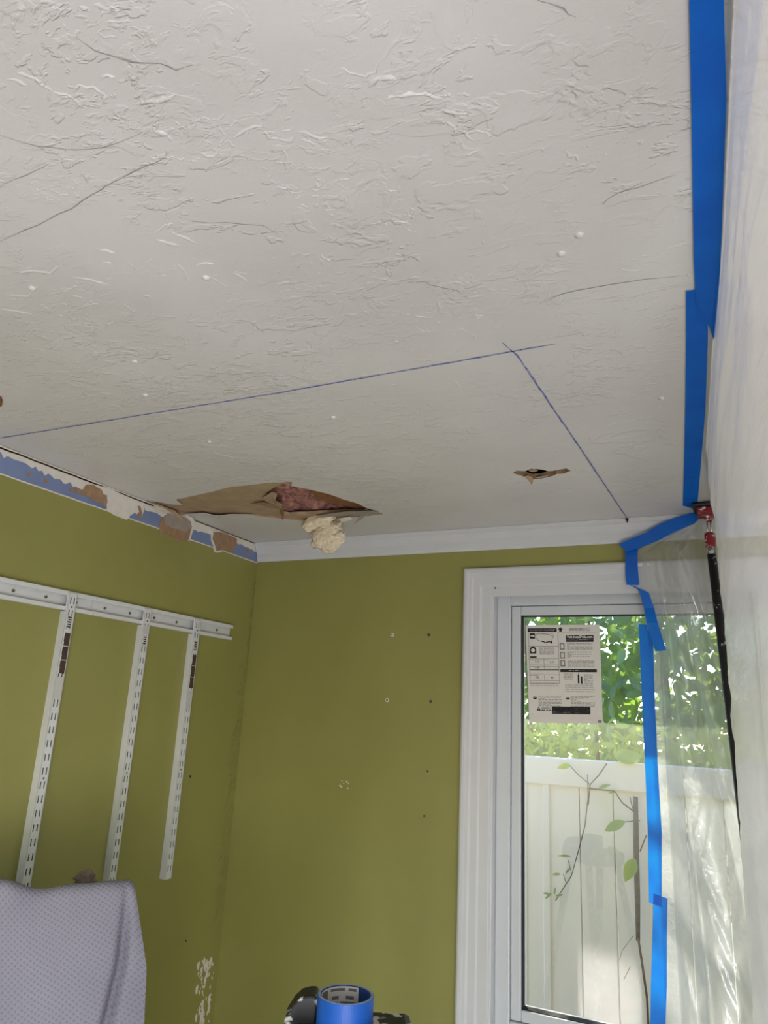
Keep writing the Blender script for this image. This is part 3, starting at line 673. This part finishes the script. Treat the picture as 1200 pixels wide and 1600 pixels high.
fixing('wall_screw', 1, 663, 1275, 'lowest small dark screw in the back wall left of the window', SCREWM, 0.0036)
fixing('wall_screw', 0, 297, 1213, 'dark screw in the left wall beside the standard nearest the corner', SCREWM, 0.0058)
fixing('wall_screw', 0, 290, 1470, 'small dark screw low in the left wall below the standards', SCREWM, 0.0036)
b = MB()
for _ in range(7):
    p = on(536+random.gauss(0,4), 1225+random.gauss(0,3), 1, 0); r = random.uniform(.002,.004)
    b.plate([p+V((math.cos(i)*r, 0, math.sin(i)*r*0.8)) for i in (0,1.2,2.6,3.7,5)], (0,-0.0006,0))
tag(b.build('chipped_spot', PLASTER, wall_back), kind='stuff')

# ------------------------------------------------------------------ blue tape
def tape(label, quads, ax=None, thick=(0, 0, -0.0004), grp='strips of blue masking tape'):
    """quads: list of (left point, right point) pairs along the strip"""
    n = 6; rows = []
    for (a0, b0), (a1, b1) in zip(quads[:-1], quads[1:]):
        for i in range(n): rows.append((a0.lerp(a1, i/n), b0.lerp(b1, i/n)))
    rows.append(quads[-1]); m = MB(); v = []; K = 4
    for a_, b_ in rows: v += [a_.lerp(b_, k/K) for k in range(K+1)]
    t = Vector(thick); N_ = len(v); W = K+1; f = []
    for i in range(len(rows)-1):
        for k in range(K): f.append((i*W+k, i*W+k+1, (i+1)*W+k+1, (i+1)*W+k))
    g = [tuple(x+N_ for x in reversed(q)) for q in f]; e = []
    R_ = len(rows)
    for i in range(R_-1): e += [(i*W, (i+1)*W, (i+1)*W+N_, i*W+N_), (i*W+K, i*W+K+N_, (i+1)*W+K+N_, (i+1)*W+K)]
    for k in range(K): e += [(k, k+N_, k+1+N_, k+1), ((R_-1)*W+k, (R_-1)*W+k+1, (R_-1)*W+k+1+N_, (R_-1)*W+k+N_)]
    m.add(v+[p+t for p in v], f+g+e)
    return tag(m.build('masking_tape', TAPE, None, org=tuple(v[0]), smooth=False), label, 'tape', grp)
def cz(pairs, z): return [(on(*a, 2, z), on(*b, 2, z)) for a, b in pairs]
tape('long strip of blue tape along the ceiling ending at the back corner', cz([((1072,455),(1106,450)), ((1072,530),(1106,530)), ((1071,620),(1102,640)), ((1069,720),(1094,740)), ((1067,790),(1089,796))], CZ-0.0016))
near = cz([((1086,450),(1126,410)), ((1088,474),(1122,474)), ((1100,500),(1121,500)), ((1108,510),(1120,520)), ((1114,528),(1118,530))], CZ-0.0026)
pre = cz([((1084,400),(1127,380)), ((1081,200),(1135,150)), ((1077,0),(1131,0))], CZ-0.0026)
far_ = [(V((1.575,-1.95,CZ-0.0026)), V((1.605,-1.95,CZ-0.0026)))]
tape('strip of blue tape on the ceiling nearest the viewer with a torn end', far_+pre[::-1]+near)
def ty(pairs, y): return [(on(*a, 1, y), on(*b, 1, y)) for a, b in pairs]
TH = (0, -0.0004, 0)
def tyv(pairs): return [(on(*a, 1, ya), on(*b, 1, yb)) for a, b, ya, yb in pairs]
tape('blue tape laid slantwise over the white crown moulding', tyv([((1086,800),(1100,803),-.040,-.040), ((1058,808),(1085,818),-.040,-.040), ((1032,818),(1052,832),-.038,-.037), ((1010,832),(1030,844),-.036,-.034), ((985,842),(1000,856),-.030,-.029), ((967,850),(978,862),-.027,-.027)]), None, TH)
tape('short vertical blue tape crossing from the green wall onto the window casing', tyv([((976,847),(998,847),-.014,-.014), ((977,868),(996,868),-.026,-.026), ((977,892),(997,892),-.026,-.026), ((979,914),(999,914),-.024,-.024)]), None, TH)
tape('slanting blue tape bridging from the casing down onto the glass, its end loose', tyv([((979,911),(1003,921),-.029,-.029), ((998,922),(1014,926),-.029,-.029), ((1006,950),(1022,950),-.020,-.020), ((1010,972),(1028,974),.012,.010), ((1024,1018),(1041,1016),.022,.018)]), None, TH)
tape('long blue tape running down the window glass', ty([((998,975),(1020,977),), ((1003,1090),(1023,1090)), ((1008,1200),(1028,1200)), ((1012,1300),(1034,1300)), ((1014,1410),(1034,1417))], 0.0566), None, TH)
tape('lowest blue tape on the window glass, lit bright by the sun', ty([((1021,1396),(1043,1404)), ((1019,1470),(1042,1470)), ((1017,1540),(1042,1540)), ((1016,1600),(1040,1600)), ((1015,1690),(1040,1690))], 0.0558), None, TH)

# ------------------------------------------------------------------ plastic dust sheet
def sheet():
    NS1, NS2, NT = 70, 190, 150
    wallx = lambda z: 1.318 if z > 2.15 else 1.326
    zt, zb = CZ-0.0006, 0.002
    def ceilx(y):                                  # under the tape on the ceiling
        xs = [(-2.6, 1.66), (-1.9, 1.60), (-1.62, 1.589), (-1.3, 1.572), (-1.0, 1.548), (-0.7, 1.528), (-0.4, 1.507), (-0.1, 1.482), (0, 1.475)]
        for (a, xa), (b, xb) in zip(xs[:-1], xs[1:]):
            if y <= b: return xa+(xb-xa)*max(0, (y-a))/(b-a)
        return xs[-1][1]
    def lowx(y):
        xs = [(-2.6, 1.80), (-2.1, 1.72), (-1.6, 1.612), (-1.2, 1.576), (-0.8, 1.548), (-0.55, 1.540), (-0.3, 1.548), (-0.12, 1.556), (0, 1.556)]
        for (a, xa), (b, xb) in zip(xs[:-1], xs[1:]):
            if y <= b:
                t = max(0, (y-a)/(b-a)); return xa+(xb-xa)*t
        return xs[-1][1]
    v = []
    def xmain(y, z, dz, bl):
        o = max(0.0, (y+0.55)/0.5)                  # swings clear of the pole near the back corner
        c0 = ceilx(y)+(0.014 if dz > 0.0003 else 0)
        x = c0*(1-bl)+lowx(y)*bl
        if o > 0 and dz > 0.0003: x = max(x, (x*(1-min(1, o*1.6))+min(1, o*1.6)*(1.555+max(0, 2.3-z)*0.066)))
        if y < -1.5: x += (-1.5-y)*0.10*bl
        return x
    for j in range(NT+1):
        t = j/NT; z = zt+(zb-zt)*(t**1.15)
        if j == 1: z = zt-0.0005
        dz = (zt-z); bl = min(1, dz/0.30); bl = bl*bl*(3-2*bl)
        yc = -0.050
        xc = xmain(yc, z, dz, bl)
        row = []
        for i in range(NS1+1):                      # back panel, from the tape to the bend
            s = i/NS1
            xw = 1.330 if z < 2.2 else (1.330-0.030*min(1, (z-2.2)/0.08) if z < 2.34 else 1.312+(z-2.34)/0.1*0.19)
            ww = 0.0572 if z < 2.13 else (-0.0215 if z > 2.2 else 0.0572-0.0787*(z-2.13)/0.07)
            if z > 2.35: ww = -0.0215-0.0125*min(1, (z-2.35)/0.06)
            x = xw+(xc-xw)*s; hug = min(1, max(0, (s-0.13)/0.87)); y = ww+(yc-ww)*min(1, hug*1.25)**0.8
            env = math.sin(PI*min(1, hug*1.0))**0.6 if hug > 0 else 0
            diag = x*1.0 + (z-1.6)*0.12
            f_ = 0.007*math.sin(diag*70+2.5*noise.noise(V((x*5, z*1.8, 1)))) + 0.010*noise.noise(V((diag*22, z*1.6, 9.0))) + 0.0045*noise.noise(V((x*60+z*25, z*8, 2.0)))
            r1 = max(0, 1-abs(noise.noise(V((diag*11, z*0.9, 17.0))))*12); r2 = max(0, 1-abs(noise.noise(V((x*17-z*5, z*2.1, 27.0))))*12)
            row.append(V((x, min(y+env*(f_*1.25-0.010*r1-0.006*r2), ww), z)))
        for i in range(1, NS2+1):                   # main run towards the viewer
            s = i/NS2; y = yc+(-2.6-yc)*(s**1.1)
            x = xmain(y, z, dz, bl)
            fade = min(1, dz/0.06)*min(1, s*12)
            h = 0.0045*noise.noise(V((y*1.1, z*8+y*2.0, 5.0))) + 0.0040*noise.noise(V((y*2.5, z*42+y*5, 8.0))) + 0.004*noise.noise(V((y*5+z*1.5, z*1.2, 3.0)))*bl
            row.append(V((x+h*fade, y, z)))
        v += row
    W = NS1+NS2+1
    f = [(j*W+i, j*W+i+1, (j+1)*W+i+1, (j+1)*W+i) for j in range(NT) for i in range(W-1)]
    m = MB(); m.add(v, f)
    o = m.build('plastic_sheet', FILM, None, smooth=True, org=(1.5, -0.05, 0.0), normals=False)
    return tag(o, 'clear plastic dust sheet hung from the ceiling and taped over the window', 'plastic sheet')
sheet()

# ------------------------------------------------------------------ spring pole holding the sheet to the ceiling
PY = -0.10
ptop = on(1106, 797, 1, PY); p1 = on(1109, 862, 1, PY); p2 = on(1131, 1070, 1, PY)
ax_ = (p1-on(1108.5, 832, 1, PY)).normalized()
pole = thing('support_pole', 'black adjustable support pole with red collar holding the plastic against the ceiling', 'pole', (1.56, PY, 0))
hx = on(1104, 790, 2, CZ-0.006); hx = V((1.500, PY-0.03, CZ))
b = MB(); b.box((1.478, PY-0.055, CZ-0.014), (1.542, PY+0.035, CZ-0.0045)); b.build('head_pad', SPLATP, pole, bevel=0.004)
b = MB(); b.box((1.488, PY-0.045, CZ-0.030), (1.530, PY+0.025, CZ-0.014)); b.build('head_plate', SPLATR, pole, bevel=0.003)
q0 = on(1107, 806, 1, PY); q0.z = CZ-0.028
b = MB(); b.tube([q0, on(1107.5, 814, 1, PY)], [0.014, 0.009], 12); b.build('swivel', SPLATR, pole, smooth=False)
pa, pb = on(1107.5, 813, 1, PY), on(1109, 838, 1, PY)
for s_ in (-1, 1): MB().tube([pa+V((s_*0.0042,0,0)), pb+V((s_*0.0042,0,0))], 0.0022, 8).build('rod', RODM, pole, smooth=True)
pc, pd = on(1108.5, 833, 1, PY), on(1110.5, 855, 1, PY)
MB().tube([pc, pc.lerp(pd, 0.12), pc.lerp(pd, 0.9), pd], [0.0115, 0.0132, 0.0132, 0.0118], 16).build('collar', SPLATR, pole, smooth=False)
pe = on(1112, 866, 1, PY)
MB().tube([pd, pe], 0.0105, 14).build('threaded_neck', SPLATG, pole)
pf = on(1136, 1070, 1, PY); dirp = (pf-pe).normalized(); pg = pe + dirp*((0.012-pe.z)/dirp.z)
MB().tube([pe, pe.lerp(pg, 0.3), pg], 0.0112, 16).build('tube', SPLATP, pole, smooth=True)
MB().tube([pg+V((0,0,0.02)), V((pg.x, pg.y, 0.0))], [0.014, 0.02], 14).build('foot', BLACKPL, pole)

# ------------------------------------------------------------------ towel over a covered stand, left foreground
def towel_mat():
    m = Mat('grey_waffle_cloth'); uv = m.node('ShaderNodeUVMap'); sep = m.node('ShaderNodeSeparateXYZ'); m.l.new(uv.outputs[0], sep.inputs[0])
    K = 2*PI/0.0078
    uu = m.math('ADD', m.math('MULTIPLY', sep.outputs[0], 0.8), m.math('MULTIPLY', sep.outputs[1], 0.6)); vv_ = m.math('SUBTRACT', m.math('MULTIPLY', sep.outputs[1], 0.8), m.math('MULTIPLY', sep.outputs[0], 0.6))
    wv = m.noise(6, 2)
    a = m.math('SINE', m.math('ADD', m.math('MULTIPLY', uu, K), m.math('MULTIPLY', wv, 3)))
    b = m.math('SINE', m.math('ADD', m.math('MULTIPLY', vv_, K*1.05), m.math('MULTIPLY', wv, 4)))
    h = m.math('MULTIPLY', m.math('ADD', a, 1.0), m.math('ADD', b, 1.0)); h = m.math('MULTIPLY', h, 0.25)
    base = m.ramp(m.noise(5, 3), [(0.3, srgb(138, 136, 147)), (0.7, srgb(148, 146, 157))])
    col = m.mix(m.ramp(h, [(0.15, 0.0), (0.75, 0.34)]), base, srgb(98, 96, 106))  # shade in the waffle pits painted into the colour, besides the bump
    hh = m.math('ADD', m.math('MULTIPLY', h, -1.0), m.math('MULTIPLY', m.noise(500, 2), 0.5))
    m.set(Base_Color=col, Roughness=0.95, Specular_IOR_Level=0.1, Normal=m.bump(hh, 0.5, 0.0018)); return m.m
TOWEL = towel_mat()
T0 = at(213, 1379, 1.52)
dh = V((0.66, 0.75, 0)).normalized(); nh = V((0.75, -0.66, 0)).normalized()   # along the top edge (to the right), towards the viewer
def towel():
    NU, NV = 110, 150; Wd = 0.46; v = []; uv = []
    Zt = T0.z; R0 = 0.022
    for j in range(NV+1):
        vv = j/NV
        for i in range(NU+1):
            u = i/NU                                  # 0 left .. 1 right
            L = -0.20 + vv*(0.20+1.0)*1.0            # arc length: negative = back side
            x = -(1-u)*Wd
            # profile over the top bar
            if L < -R0*PI/2: y = -R0*2.0; z = (L+R0*PI/2)
            elif L < R0*PI/2: a = (L/R0); y = -R0+R0*math.sin(a); z = -R0+R0*math.cos(a)
            else: y = 0.0; z = -(L-R0*PI/2)-R0
            down = max(0, -z)
            flare = 0.030*min(1, down/0.15) + 0.045*min(1, down/0.6)
            e = max(0, (u-0.80)/0.20)
            x += flare*u**6
            # deep crease left of the free edge
            cpos = 0.965-0.10*min(1, down/0.35)
            cr = math.exp(-((u-cpos)/0.016)**2)*0.036*min(1, down/0.12)
            fold = 0.010*math.sin((u*7.0+down*6.0))*min(1, down/0.12) + 0.012*noise.noise(V((u*3+down*4, down*2.2, 3)))*min(1, down/0.1)+0.004*noise.noise(V((u*9, down*8, 6)))
            front = 1 if L > 0 else -0.4
            y += front*(fold + down*0.10*(0.4+0.6*u)) - cr
            if e > 0: y -= 0.022*e*e
            # sag and bunch along the top edge
            ztop = 0.004*noise.noise(V((u*8, 0, 2))) - 0.010*math.exp(-((u-0.60)/0.12)**2) - 0.010*max(0, (u-0.965)/0.035)**2
            bn = math.exp(-((u-0.46)/0.10)**2)
            lift = 0.017*bn*max(0, 1-abs(L-0.01)/0.06)
            y += 0.018*bn*max(0, 1-abs(L-0.02)/0.05)
            z += ztop+lift
            P = T0 + dh*x + nh*y + V((0, 0, z)); P.z = max(P.z, 0.004)
            v.append(P); uv.append((u*Wd, L))
    W = NU+1; m = MB(); m.add(v, [(j*W+i, j*W+i+1, (j+1)*W+i+1, (j+1)*W+i) for j in range(NV) for i in range(NU)])
    m.uv = uv
    o = m.build('towel', TOWEL, None, smooth=True, org=tuple(T0-V((0,0,T0.z))))
    return tag(o, 'grey waffle weave towel draped over a stand in the left foreground', 'towel')
tw = towel()
# the stand under it
sd = thing('clothes_stand', 'stand hidden under the grey waffle weave towel', 'stand', (T0.x-dh.x*0.2, T0.y-dh.y*0.2, 0))
bar_z = T0.z-0.046
MB().tube([T0-dh*0.42-nh*0.022+V((0,0,-0.048)), T0-dh*0.03-nh*0.022+V((0,0,-0.048))], 0.012, 10).build('top_bar', WOOD, sd)
for k in (0.06, 0.38): MB().tube([T0-dh*k-nh*0.022+V((0,0,-0.05)), V(((T0-dh*k-nh*0.022).x, (T0-dh*k-nh*0.022).y, 0.03))], 0.012, 10).build('leg', WOOD, sd)
for k in (0.06, 0.38):
    p = T0-dh*k-nh*0.022; p.z = 0.0; MB().box((-0.012,-0.15,0),(0.012,0.06,0.03), Matrix((dh, nh, V((0,0,1)))).transposed(), p).build('foot', WOOD, sd)
# brown lump behind the towel top: an icosphere, crumpled
pl_ = at(133, 1376, 1.58)
RT = Matrix((dh, nh, V((0,0,1)))).transposed()
lo_ = lump('cloth_lump', pl_, 0.022, 0.010, 0.019, GREYP, 3.3, 0.5, 3, RT).build('crumpled_rag', plain('brown_rag', srgb(122, 108, 92), 0.95, 0.2, 60, 0.8, 120), None, org=tuple(pl_), smooth=False)
tag(lo_, 'small crumpled brown rag poking up behind the top edge of the grey towel', 'rag')

# ------------------------------------------------------------------ tape roll on the ladder top
RC = at(540.5, 1553, 1.155); RH, RO, RI = 0.048, 0.0445, 0.0388
base_z = RC.z-RH
roll = thing('tape_roll', 'nearly used roll of blue masking tape standing on the ladder top', 'tape roll', (RC.x, RC.y, base_z))
def ring(ro, ri, z0, z1, n=64):
    m = MB(); v = []; f = []
    for i in range(n):
        a = 2*PI*i/n; c_, s_ = math.cos(a), math.sin(a)
        v += [V((RC.x+c_*ro, RC.y+s_*ro, z0)), V((RC.x+c_*ro, RC.y+s_*ro, z1)), V((RC.x+c_*ri, RC.y+s_*ri, z1)), V((RC.x+c_*ri, RC.y+s_*ri, z0))]
    for i in range(n):
        j = (i+1) % n
        for k in range(4): f.append((4*i+k, 4*j+k, 4*j+(k+1) % 4, 4*i+(k+1) % 4))
    m.add(v, f); return m
ROLLB = plain('blue_tape_roll', srgb(10, 88, 184), 0.45, 0.05, 60, 0.2, 300)
EDGE = plain('tape_roll_edge', srgb(146, 164, 190), 0.7, 0.08, 200)
CORE = plain('core_card_blue', srgb(24, 62, 130), 0.6, 0.1, 60)
o = ring(RO, RO-0.0012, base_z+0.0006, RC.z-0.0006).build('tape_winding', ROLLB, roll, smooth=False)
ring(RO-0.0008, RI+0.0012, base_z, RC.z).build('wound_edge', EDGE, roll)
ring(RI+0.0014, RI, base_z+0.0002, RC.z-0.0002).build('card_core', CORE, roll)
# printed liner label inside the core
liner = MB(); prn = MB()
def core_patch(mb, a0, a1, z0, z1, r, n=8):
    P = []
    for i in range(n+1):
        a = a0+(a1-a0)*i/n
        P += [V((RC.x+math.cos(a)*r, RC.y+math.sin(a)*r, base_z+z0)), V((RC.x+math.cos(a)*r, RC.y+math.sin(a)*r, base_z+z1))]
    mb.add(P, [(2*i, 2*i+1, 2*i+3, 2*i+2) for i in range(n)])
va = math.atan2(RC.y-CAM.y, RC.x-CAM.x)               # azimuth of the far inner side
core_patch(liner, va-0.55, va+1.5, 0.004, 0.0465, RI-0.0003, 24)
for a0, a1, z0, z1 in ((-0.35,0.0,0.028,0.033),(0.3,0.62,0.028,0.033),(0.05,0.7,0.040,0.044),(-0.45,-0.1,0.040,0.044),(-0.5,0.25,0.018,0.025),(0.3,0.9,0.016,0.025),(0.85,1.3,0.026,0.044)):
    core_patch(prn, va+a0, va+a1, z0, z1, RI-0.0006)
liner.build('core_label', INKW, roll, normals=False); prn.build('core_print', GREYINK, roll, normals=False)
LX, LY = RC.x, RC.y
lad = thing('step_ladder', 'black paint splattered step ladder top under the blue tape roll', 'ladder', (LX, LY, 0))
vx = V((math.cos(va-PI/2), math.sin(va-PI/2), 0)); vyv = V((math.cos(va), math.sin(va), 0)); RL = Matrix((vx, vyv, V((0,0,1)))).transposed()
cap_c = V((LX, LY, base_z))
MB().box((-0.085,-0.07,-0.05), (0.11,0.085,-0.0005), RL, cap_c).build('top_cap', SPLAT, lad, bevel=0.012)
# moulded grip rising to the left of the roll: rounded hump swept across
hp = [(-0.098,-0.012),(-0.094,0.006),(-0.083,0.024),(-0.072,0.034),(-0.058,0.038),(-0.047,0.038),(-0.044,0.03),(-0.046,-0.012)]
MB().prism(hp, lambda t, p, q: cap_c+RL@V((p, t, q)), 0.015, 0.062).build('grip', SPLAT, lad, bevel=0.003)
gl_ = MB()
b = lump('', cap_c+RL@V((0.052,-0.062,-0.001)), 0.024, 0.012, 0.012, SPLATG, 5.0, 0.4, 3, RL); b.build('paint_crust', SPLATG, lad, smooth=True)
b = lump('', cap_c+RL@V((0.096,-0.03,-0.008)), 0.012, 0.012, 0.012, SPLATG, 8.0, 0.4, 3, RL); b.build('paint_crust', SPLATG, lad, smooth=True)
for sx_, sy_ in ((-1,-1),(1,-1),(-1,1),(1,1)):
    p = cap_c+RL@V((sx_*0.07+0.01, sy_*0.055, -0.05)); q = cap_c+RL@V((sx_*0.20, sy_*0.32, 0)); q.z = 0
    MB().tube([p, q], 0.014, 8).build('leg', SPLAT, lad)
for k, zz in enumerate((0.3, 0.6, 0.9)):
    f_ = 1-zz/(base_z-0.05); MB().box((-0.07-0.13*f_,-0.06-0.27*f_,-0.015),(0.08+0.12*f_,0.02-0.27*f_,0.015), RL, V((LX,LY,zz))).build('tread', SPLAT, lad)

# ------------------------------------------------------------------ outside
struct(MB().box((-4, 0.15, -0.42), (7, 9, -0.3)).build('ground_outside', CONCRETE))
struct(MB().box((-1.5, 0.14, 2.36), (X1+0.5, 0.60, 2.42)).build('trim_2', WHITE))          # eave soffit over the window
FY = 1.52
fence = thing('vinyl_fence', 'off white vinyl privacy fence outside the window', 'fence', (1.0, FY, -0.3))
zt_ = on(905, 1186, 1, FY).z
MB().box((-1.0, FY-0.028, zt_-0.125), (3.2, FY+0.03, zt_)).build('top_rail', FENCEM, fence, bevel=0.006)
MB().box((-1.0, FY-0.028, -0.2), (3.2, FY+0.03, -0.06)).build('bottom_rail', FENCEM, fence, bevel=0.006)
xg = on(856, 1300, 1, FY).x; bw = 0.152
bd = None
for k in range(-10, 15):
    x0 = xg+k*bw
    if bd is None:
        bd = MB().box((0, -0.012, -0.06), (bw-0.0035, 0.012, zt_-0.12)).build('board', FENCEM, fence, org=(0,0,0), bevel=0.003)
        bd.location = V((x0, FY, 0))-ORG[fence.name]
    else:
        c_ = bd.copy(); COL.objects.link(c_); c_.parent = fence; c_.location = V((x0, FY, 0))-ORG[fence.name]
MB().box((xg-0.018, FY-0.024, -0.06), (xg+0.012, FY-0.012, zt_-0.12)).build('channel_strip', FENCEM, fence, bevel=0.003)
MB().box((on(823,1300,1,FY).x-0.005, FY-0.018, -0.06), (on(823,1300,1,FY).x+0.005, FY-0.012, zt_-0.12)).build('channel_strip', FENCEM, fence, bevel=0.002)
# neighbour's wall seen between the leaves
nb = struct(MB().box((1.72, 5.2, -0.3), (4.5, 5.35, 3.4)).build('trim_3', STUCCO))

# leaves
def leaf_mesh(name, L, W, mat, fold=0.25, curl=0.12):
    n = 5; v = []; f = []
    for i in range(n+1):
        t = i/n; w_ = W*math.sin(PI*min(1, t*0.97+0.03))**0.75*(1-0.25*t); z = -curl*L*t*t
        v += [(-w_/2, t*L, z+fold*w_/2), (0, t*L, z), (w_/2, t*L, z+fold*w_/2)]
    for i in range(n): f += [(3*i, 3*i+1, 3*i+4, 3*i+3), (3*i+1, 3*i+2, 3*i+5, 3*i+4)]
    me = bpy.data.meshes.new(name); me.from_pydata(v, [], f); me.materials.append(mat)
    for p in me.polygons: p.use_smooth = True
    return me, v, f
def rot_rand(face=None):
    a = random.uniform(0, 2*PI); tilt = random.uniform(-0.9, 0.9)
    # leaf normals lean towards light and viewer
    n_ = V((random.gauss(0, 0.5), random.gauss(-0.45, 0.5), random.gauss(0.55, 0.4))).normalized()
    t_ = n_.orthogonal().normalized(); t_ = Matrix.Rotation(random.uniform(0, 2*PI), 3, n_) @ t_
    if t_.z > 0.3 and random.random() < 0.7: t_ = -t_
    x_ = t_.cross(n_); return Matrix((x_, t_, n_)).transposed()
def shrub(name, label, cat, base, sampler, nparts, nstuff, lm, mat, smin, smax, stems, group=None):
    t = thing(name, label, cat, base, group); me, lv, lf = lm; o0 = ORG[t.name]
    for k in range(nparts):
        o = bpy.data.objects.new('leaf', me); link(o, t); p = sampler(); R_ = rot_rand().to_4x4()
        o.matrix_local = Matrix.Translation(p-o0) @ R_ @ Matrix.Scale(random.uniform(smin, smax), 4)
    if nstuff:
        V_ = []; F_ = []
        for k in range(nstuff):
            p = sampler(True)-o0; R_ = rot_rand(); s_ = random.uniform(smin, smax); n0 = len(V_)
            V_ += [tuple(R_ @ (V(q)*s_)+p) for q in lv]; F_ += [tuple(i+n0 for i in q) for q in lf]
        ms = bpy.data.meshes.new('leaves'); ms.from_pydata(V_, [], F_); ms.materials.append(mat)
        for p in ms.polygons: p.use_smooth = True
        o = bpy.data.objects.new('leaves', ms); link(o, t); o['kind'] = 'stuff'
    for pts, r in stems: MB().tube(pts, r, 6).build('stem', STEM, t, smooth=True)
    return t
LM_D = leaf_mesh('leaf', 0.088, 0.044, LEAFD); LM_Y = leaf_mesh('leaf', 0.062, 0.030, LEAFY); LM_V = leaf_mesh('leaf', 0.085, 0.055, LEAFV)
def samp_main(stuff=False):
    if not stuff: return V((random.uniform(0.55, 1.9), random.uniform(1.92, 2.10), random.uniform(1.78, 2.72)))
    z = random.uniform(0.9, 3.0) if random.random() < 0.72 else random.uniform(2.9, 4.3)
    return V((random.uniform(-1.3, 2.4) if z > 2.6 else random.uniform(-0.2, 2.4), random.uniform(2.0, 3.0), z))
shrub('leafy_shrub', 'tall dark green shrub with broad leaves behind the fence', 'shrub', (1.1, 2.35, -0.3), samp_main, 300, 4800, LM_D, LEAFD, 0.7, 1.35,
      [([V((0.4+0.35*i, 2.3, -0.3)), V((0.45+0.36*i, 2.3, 1.2)), V((0.35+0.4*i, 2.25, 2.9))], [0.02, 0.014, 0.006]) for i in range(5)])
def samp_low(stuff=False):
    return V((random.uniform(0.45, 1.7), random.uniform(1.62, 1.74), random.uniform(1.60, 1.86)+0.05*math.sin(random.random()*6))) if not stuff else V((random.uniform(0.2, 2.0), random.uniform(1.62, 1.76), random.uniform(1.2, 1.88)))
shrub('low_hedge', 'low yellow green hedge just above the fence top', 'hedge', (1.0, 1.76, -0.3), samp_low, 300, 900, LM_Y, LEAFY, 0.6, 1.3,
      [([V((0.4+0.3*i, 1.69, -0.3)), V((0.45+0.3*i, 1.69, 0.9)), V((0.38+0.31*i, 1.69, 1.7))], [0.012, 0.009, 0.004]) for i in range(5)])
def samp_tree(stuff=False):
    return V((random.uniform(-0.5, 2.9), random.uniform(3.2, 4.2), random.uniform(1.2, 4.6)))
shrub('background_tree', 'tall tree filling the view behind the dark green shrub', 'tree', (1.0, 3.8, -0.3), samp_tree, 0, 4200, leaf_mesh('leaf', 0.14, 0.075, LEAFD), LEAFD, 0.8, 1.5,
      [([V((1.0, 3.8, -0.3)), V((1.05, 3.8, 1.6)), V((0.9, 3.7, 4.2))], [0.08, 0.06, 0.02])])
# the creeper hanging on the near side of the fence
VY = FY-0.05
def vp(x, y, d=0.0): return on(x, y, 1, VY-d)
vine = thing('creeper', 'bare creeper with a few leaves climbing the fence', 'vine', tuple(V((vp(1012,1600).x, VY, -0.3))))
foot = vp(1012, 1600)
for pts, r in (([(993,1245),(994,1330),(996,1400),(997,1470)], [0.011,0.0125,0.012,0.009]),):
    MB().tube([vp(*p) for p in pts], r, 8).build('stalk', TRUNK, vine, smooth=True)
for pts, r in (([(997,1465),(1004,1510),(1011,1560),(1013,1600)], 0.005), ([(918,1210),(919,1245),(914,1290),(905,1325),(893,1368),(868,1407)], 0.0022), ([(948,1193),(935,1212),(922,1226),(919,1258)], 0.0025), ([(888,1194),(905,1212),(922,1226)], 0.002), ([(920,1232),(960,1236),(972,1254),(990,1268)], 0.003), ([(990,1268),(984,1245)], 0.002), ([(976,1284),(1000,1282)], 0.002), ([(1000,1330),(1010,1305)], 0.003), ([(888,1344),(892,1360)], 0.0014), ([(880,1365),(884,1378)], 0.0014), ([(990,1462),(972,1485),(968,1500)], 0.001), ([(985,1510),(975,1530)], 0.001)):
    MB().tube([vp(*p, 0.006) for p in pts], r, 6).build('stem', STEM, vine, smooth=True)
p_ = vp(1013, 1600, 0.006); MB().tube([p_, V((p_.x+0.02, p_.y, 0.4)), V((p_.x+0.02, p_.y, -0.3))], 0.006, 6).build('stem', STEM, vine, smooth=True)
def vleaf(px, py, ang, s, mat=None, sx=1.0, d=0.02):
    me = LM_V[0]
    if mat is not None:
        me = LM_V[0].copy(); me.materials.clear(); me.materials.append(mat)
    o = bpy.data.objects.new('leaf', me); link(o, vine); n_ = V((0.15, -0.85, 0.45)).normalized()
    t_ = (RGT*math.cos(ang)+UPV*math.sin(ang)); t_ = (t_-n_*t_.dot(n_)).normalized(); x_ = t_.cross(n_)
    o.matrix_local = Matrix.Translation(vp(px, py, d)-ORG[vine.name]) @ Matrix((x_, t_, n_)).transposed().to_4x4() @ Matrix.Diagonal((s*sx, s, s, 1))
R = math.radians
vleaf(976, 1284, R(205), 1.15, LEAFV, 0.8); vleaf(992, 1342, R(250), 1.25, LEAFY, 0.9); vleaf(892, 1196, R(185), 0.75, LEAFY, 0.8)
for a in ((892,1338,170,0.75,0.25),(876,1366,175,0.45,0.5),(884,1365,60,0.4,0.5),(862,1398,160,0.5,0.4),(866,1398,85,0.4,0.5),(868,1400,10,0.42,0.5),(860,1398,220,0.35,0.6)): vleaf(a[0], a[1], R(a[2]), a[3], LEAFV, a[4])
vleaf(960, 1180, R(-20), 1.3, LEAFY, 1.2, -0.02); vleaf(1002, 1182, R(170), 1.2, LEAFY, 0.9, -0.02); vleaf(935, 1232, R(20), 0.7, LEAFV, 0.5); vleaf(950, 1240, R(5), 0.5, LEAFV, 0.4)
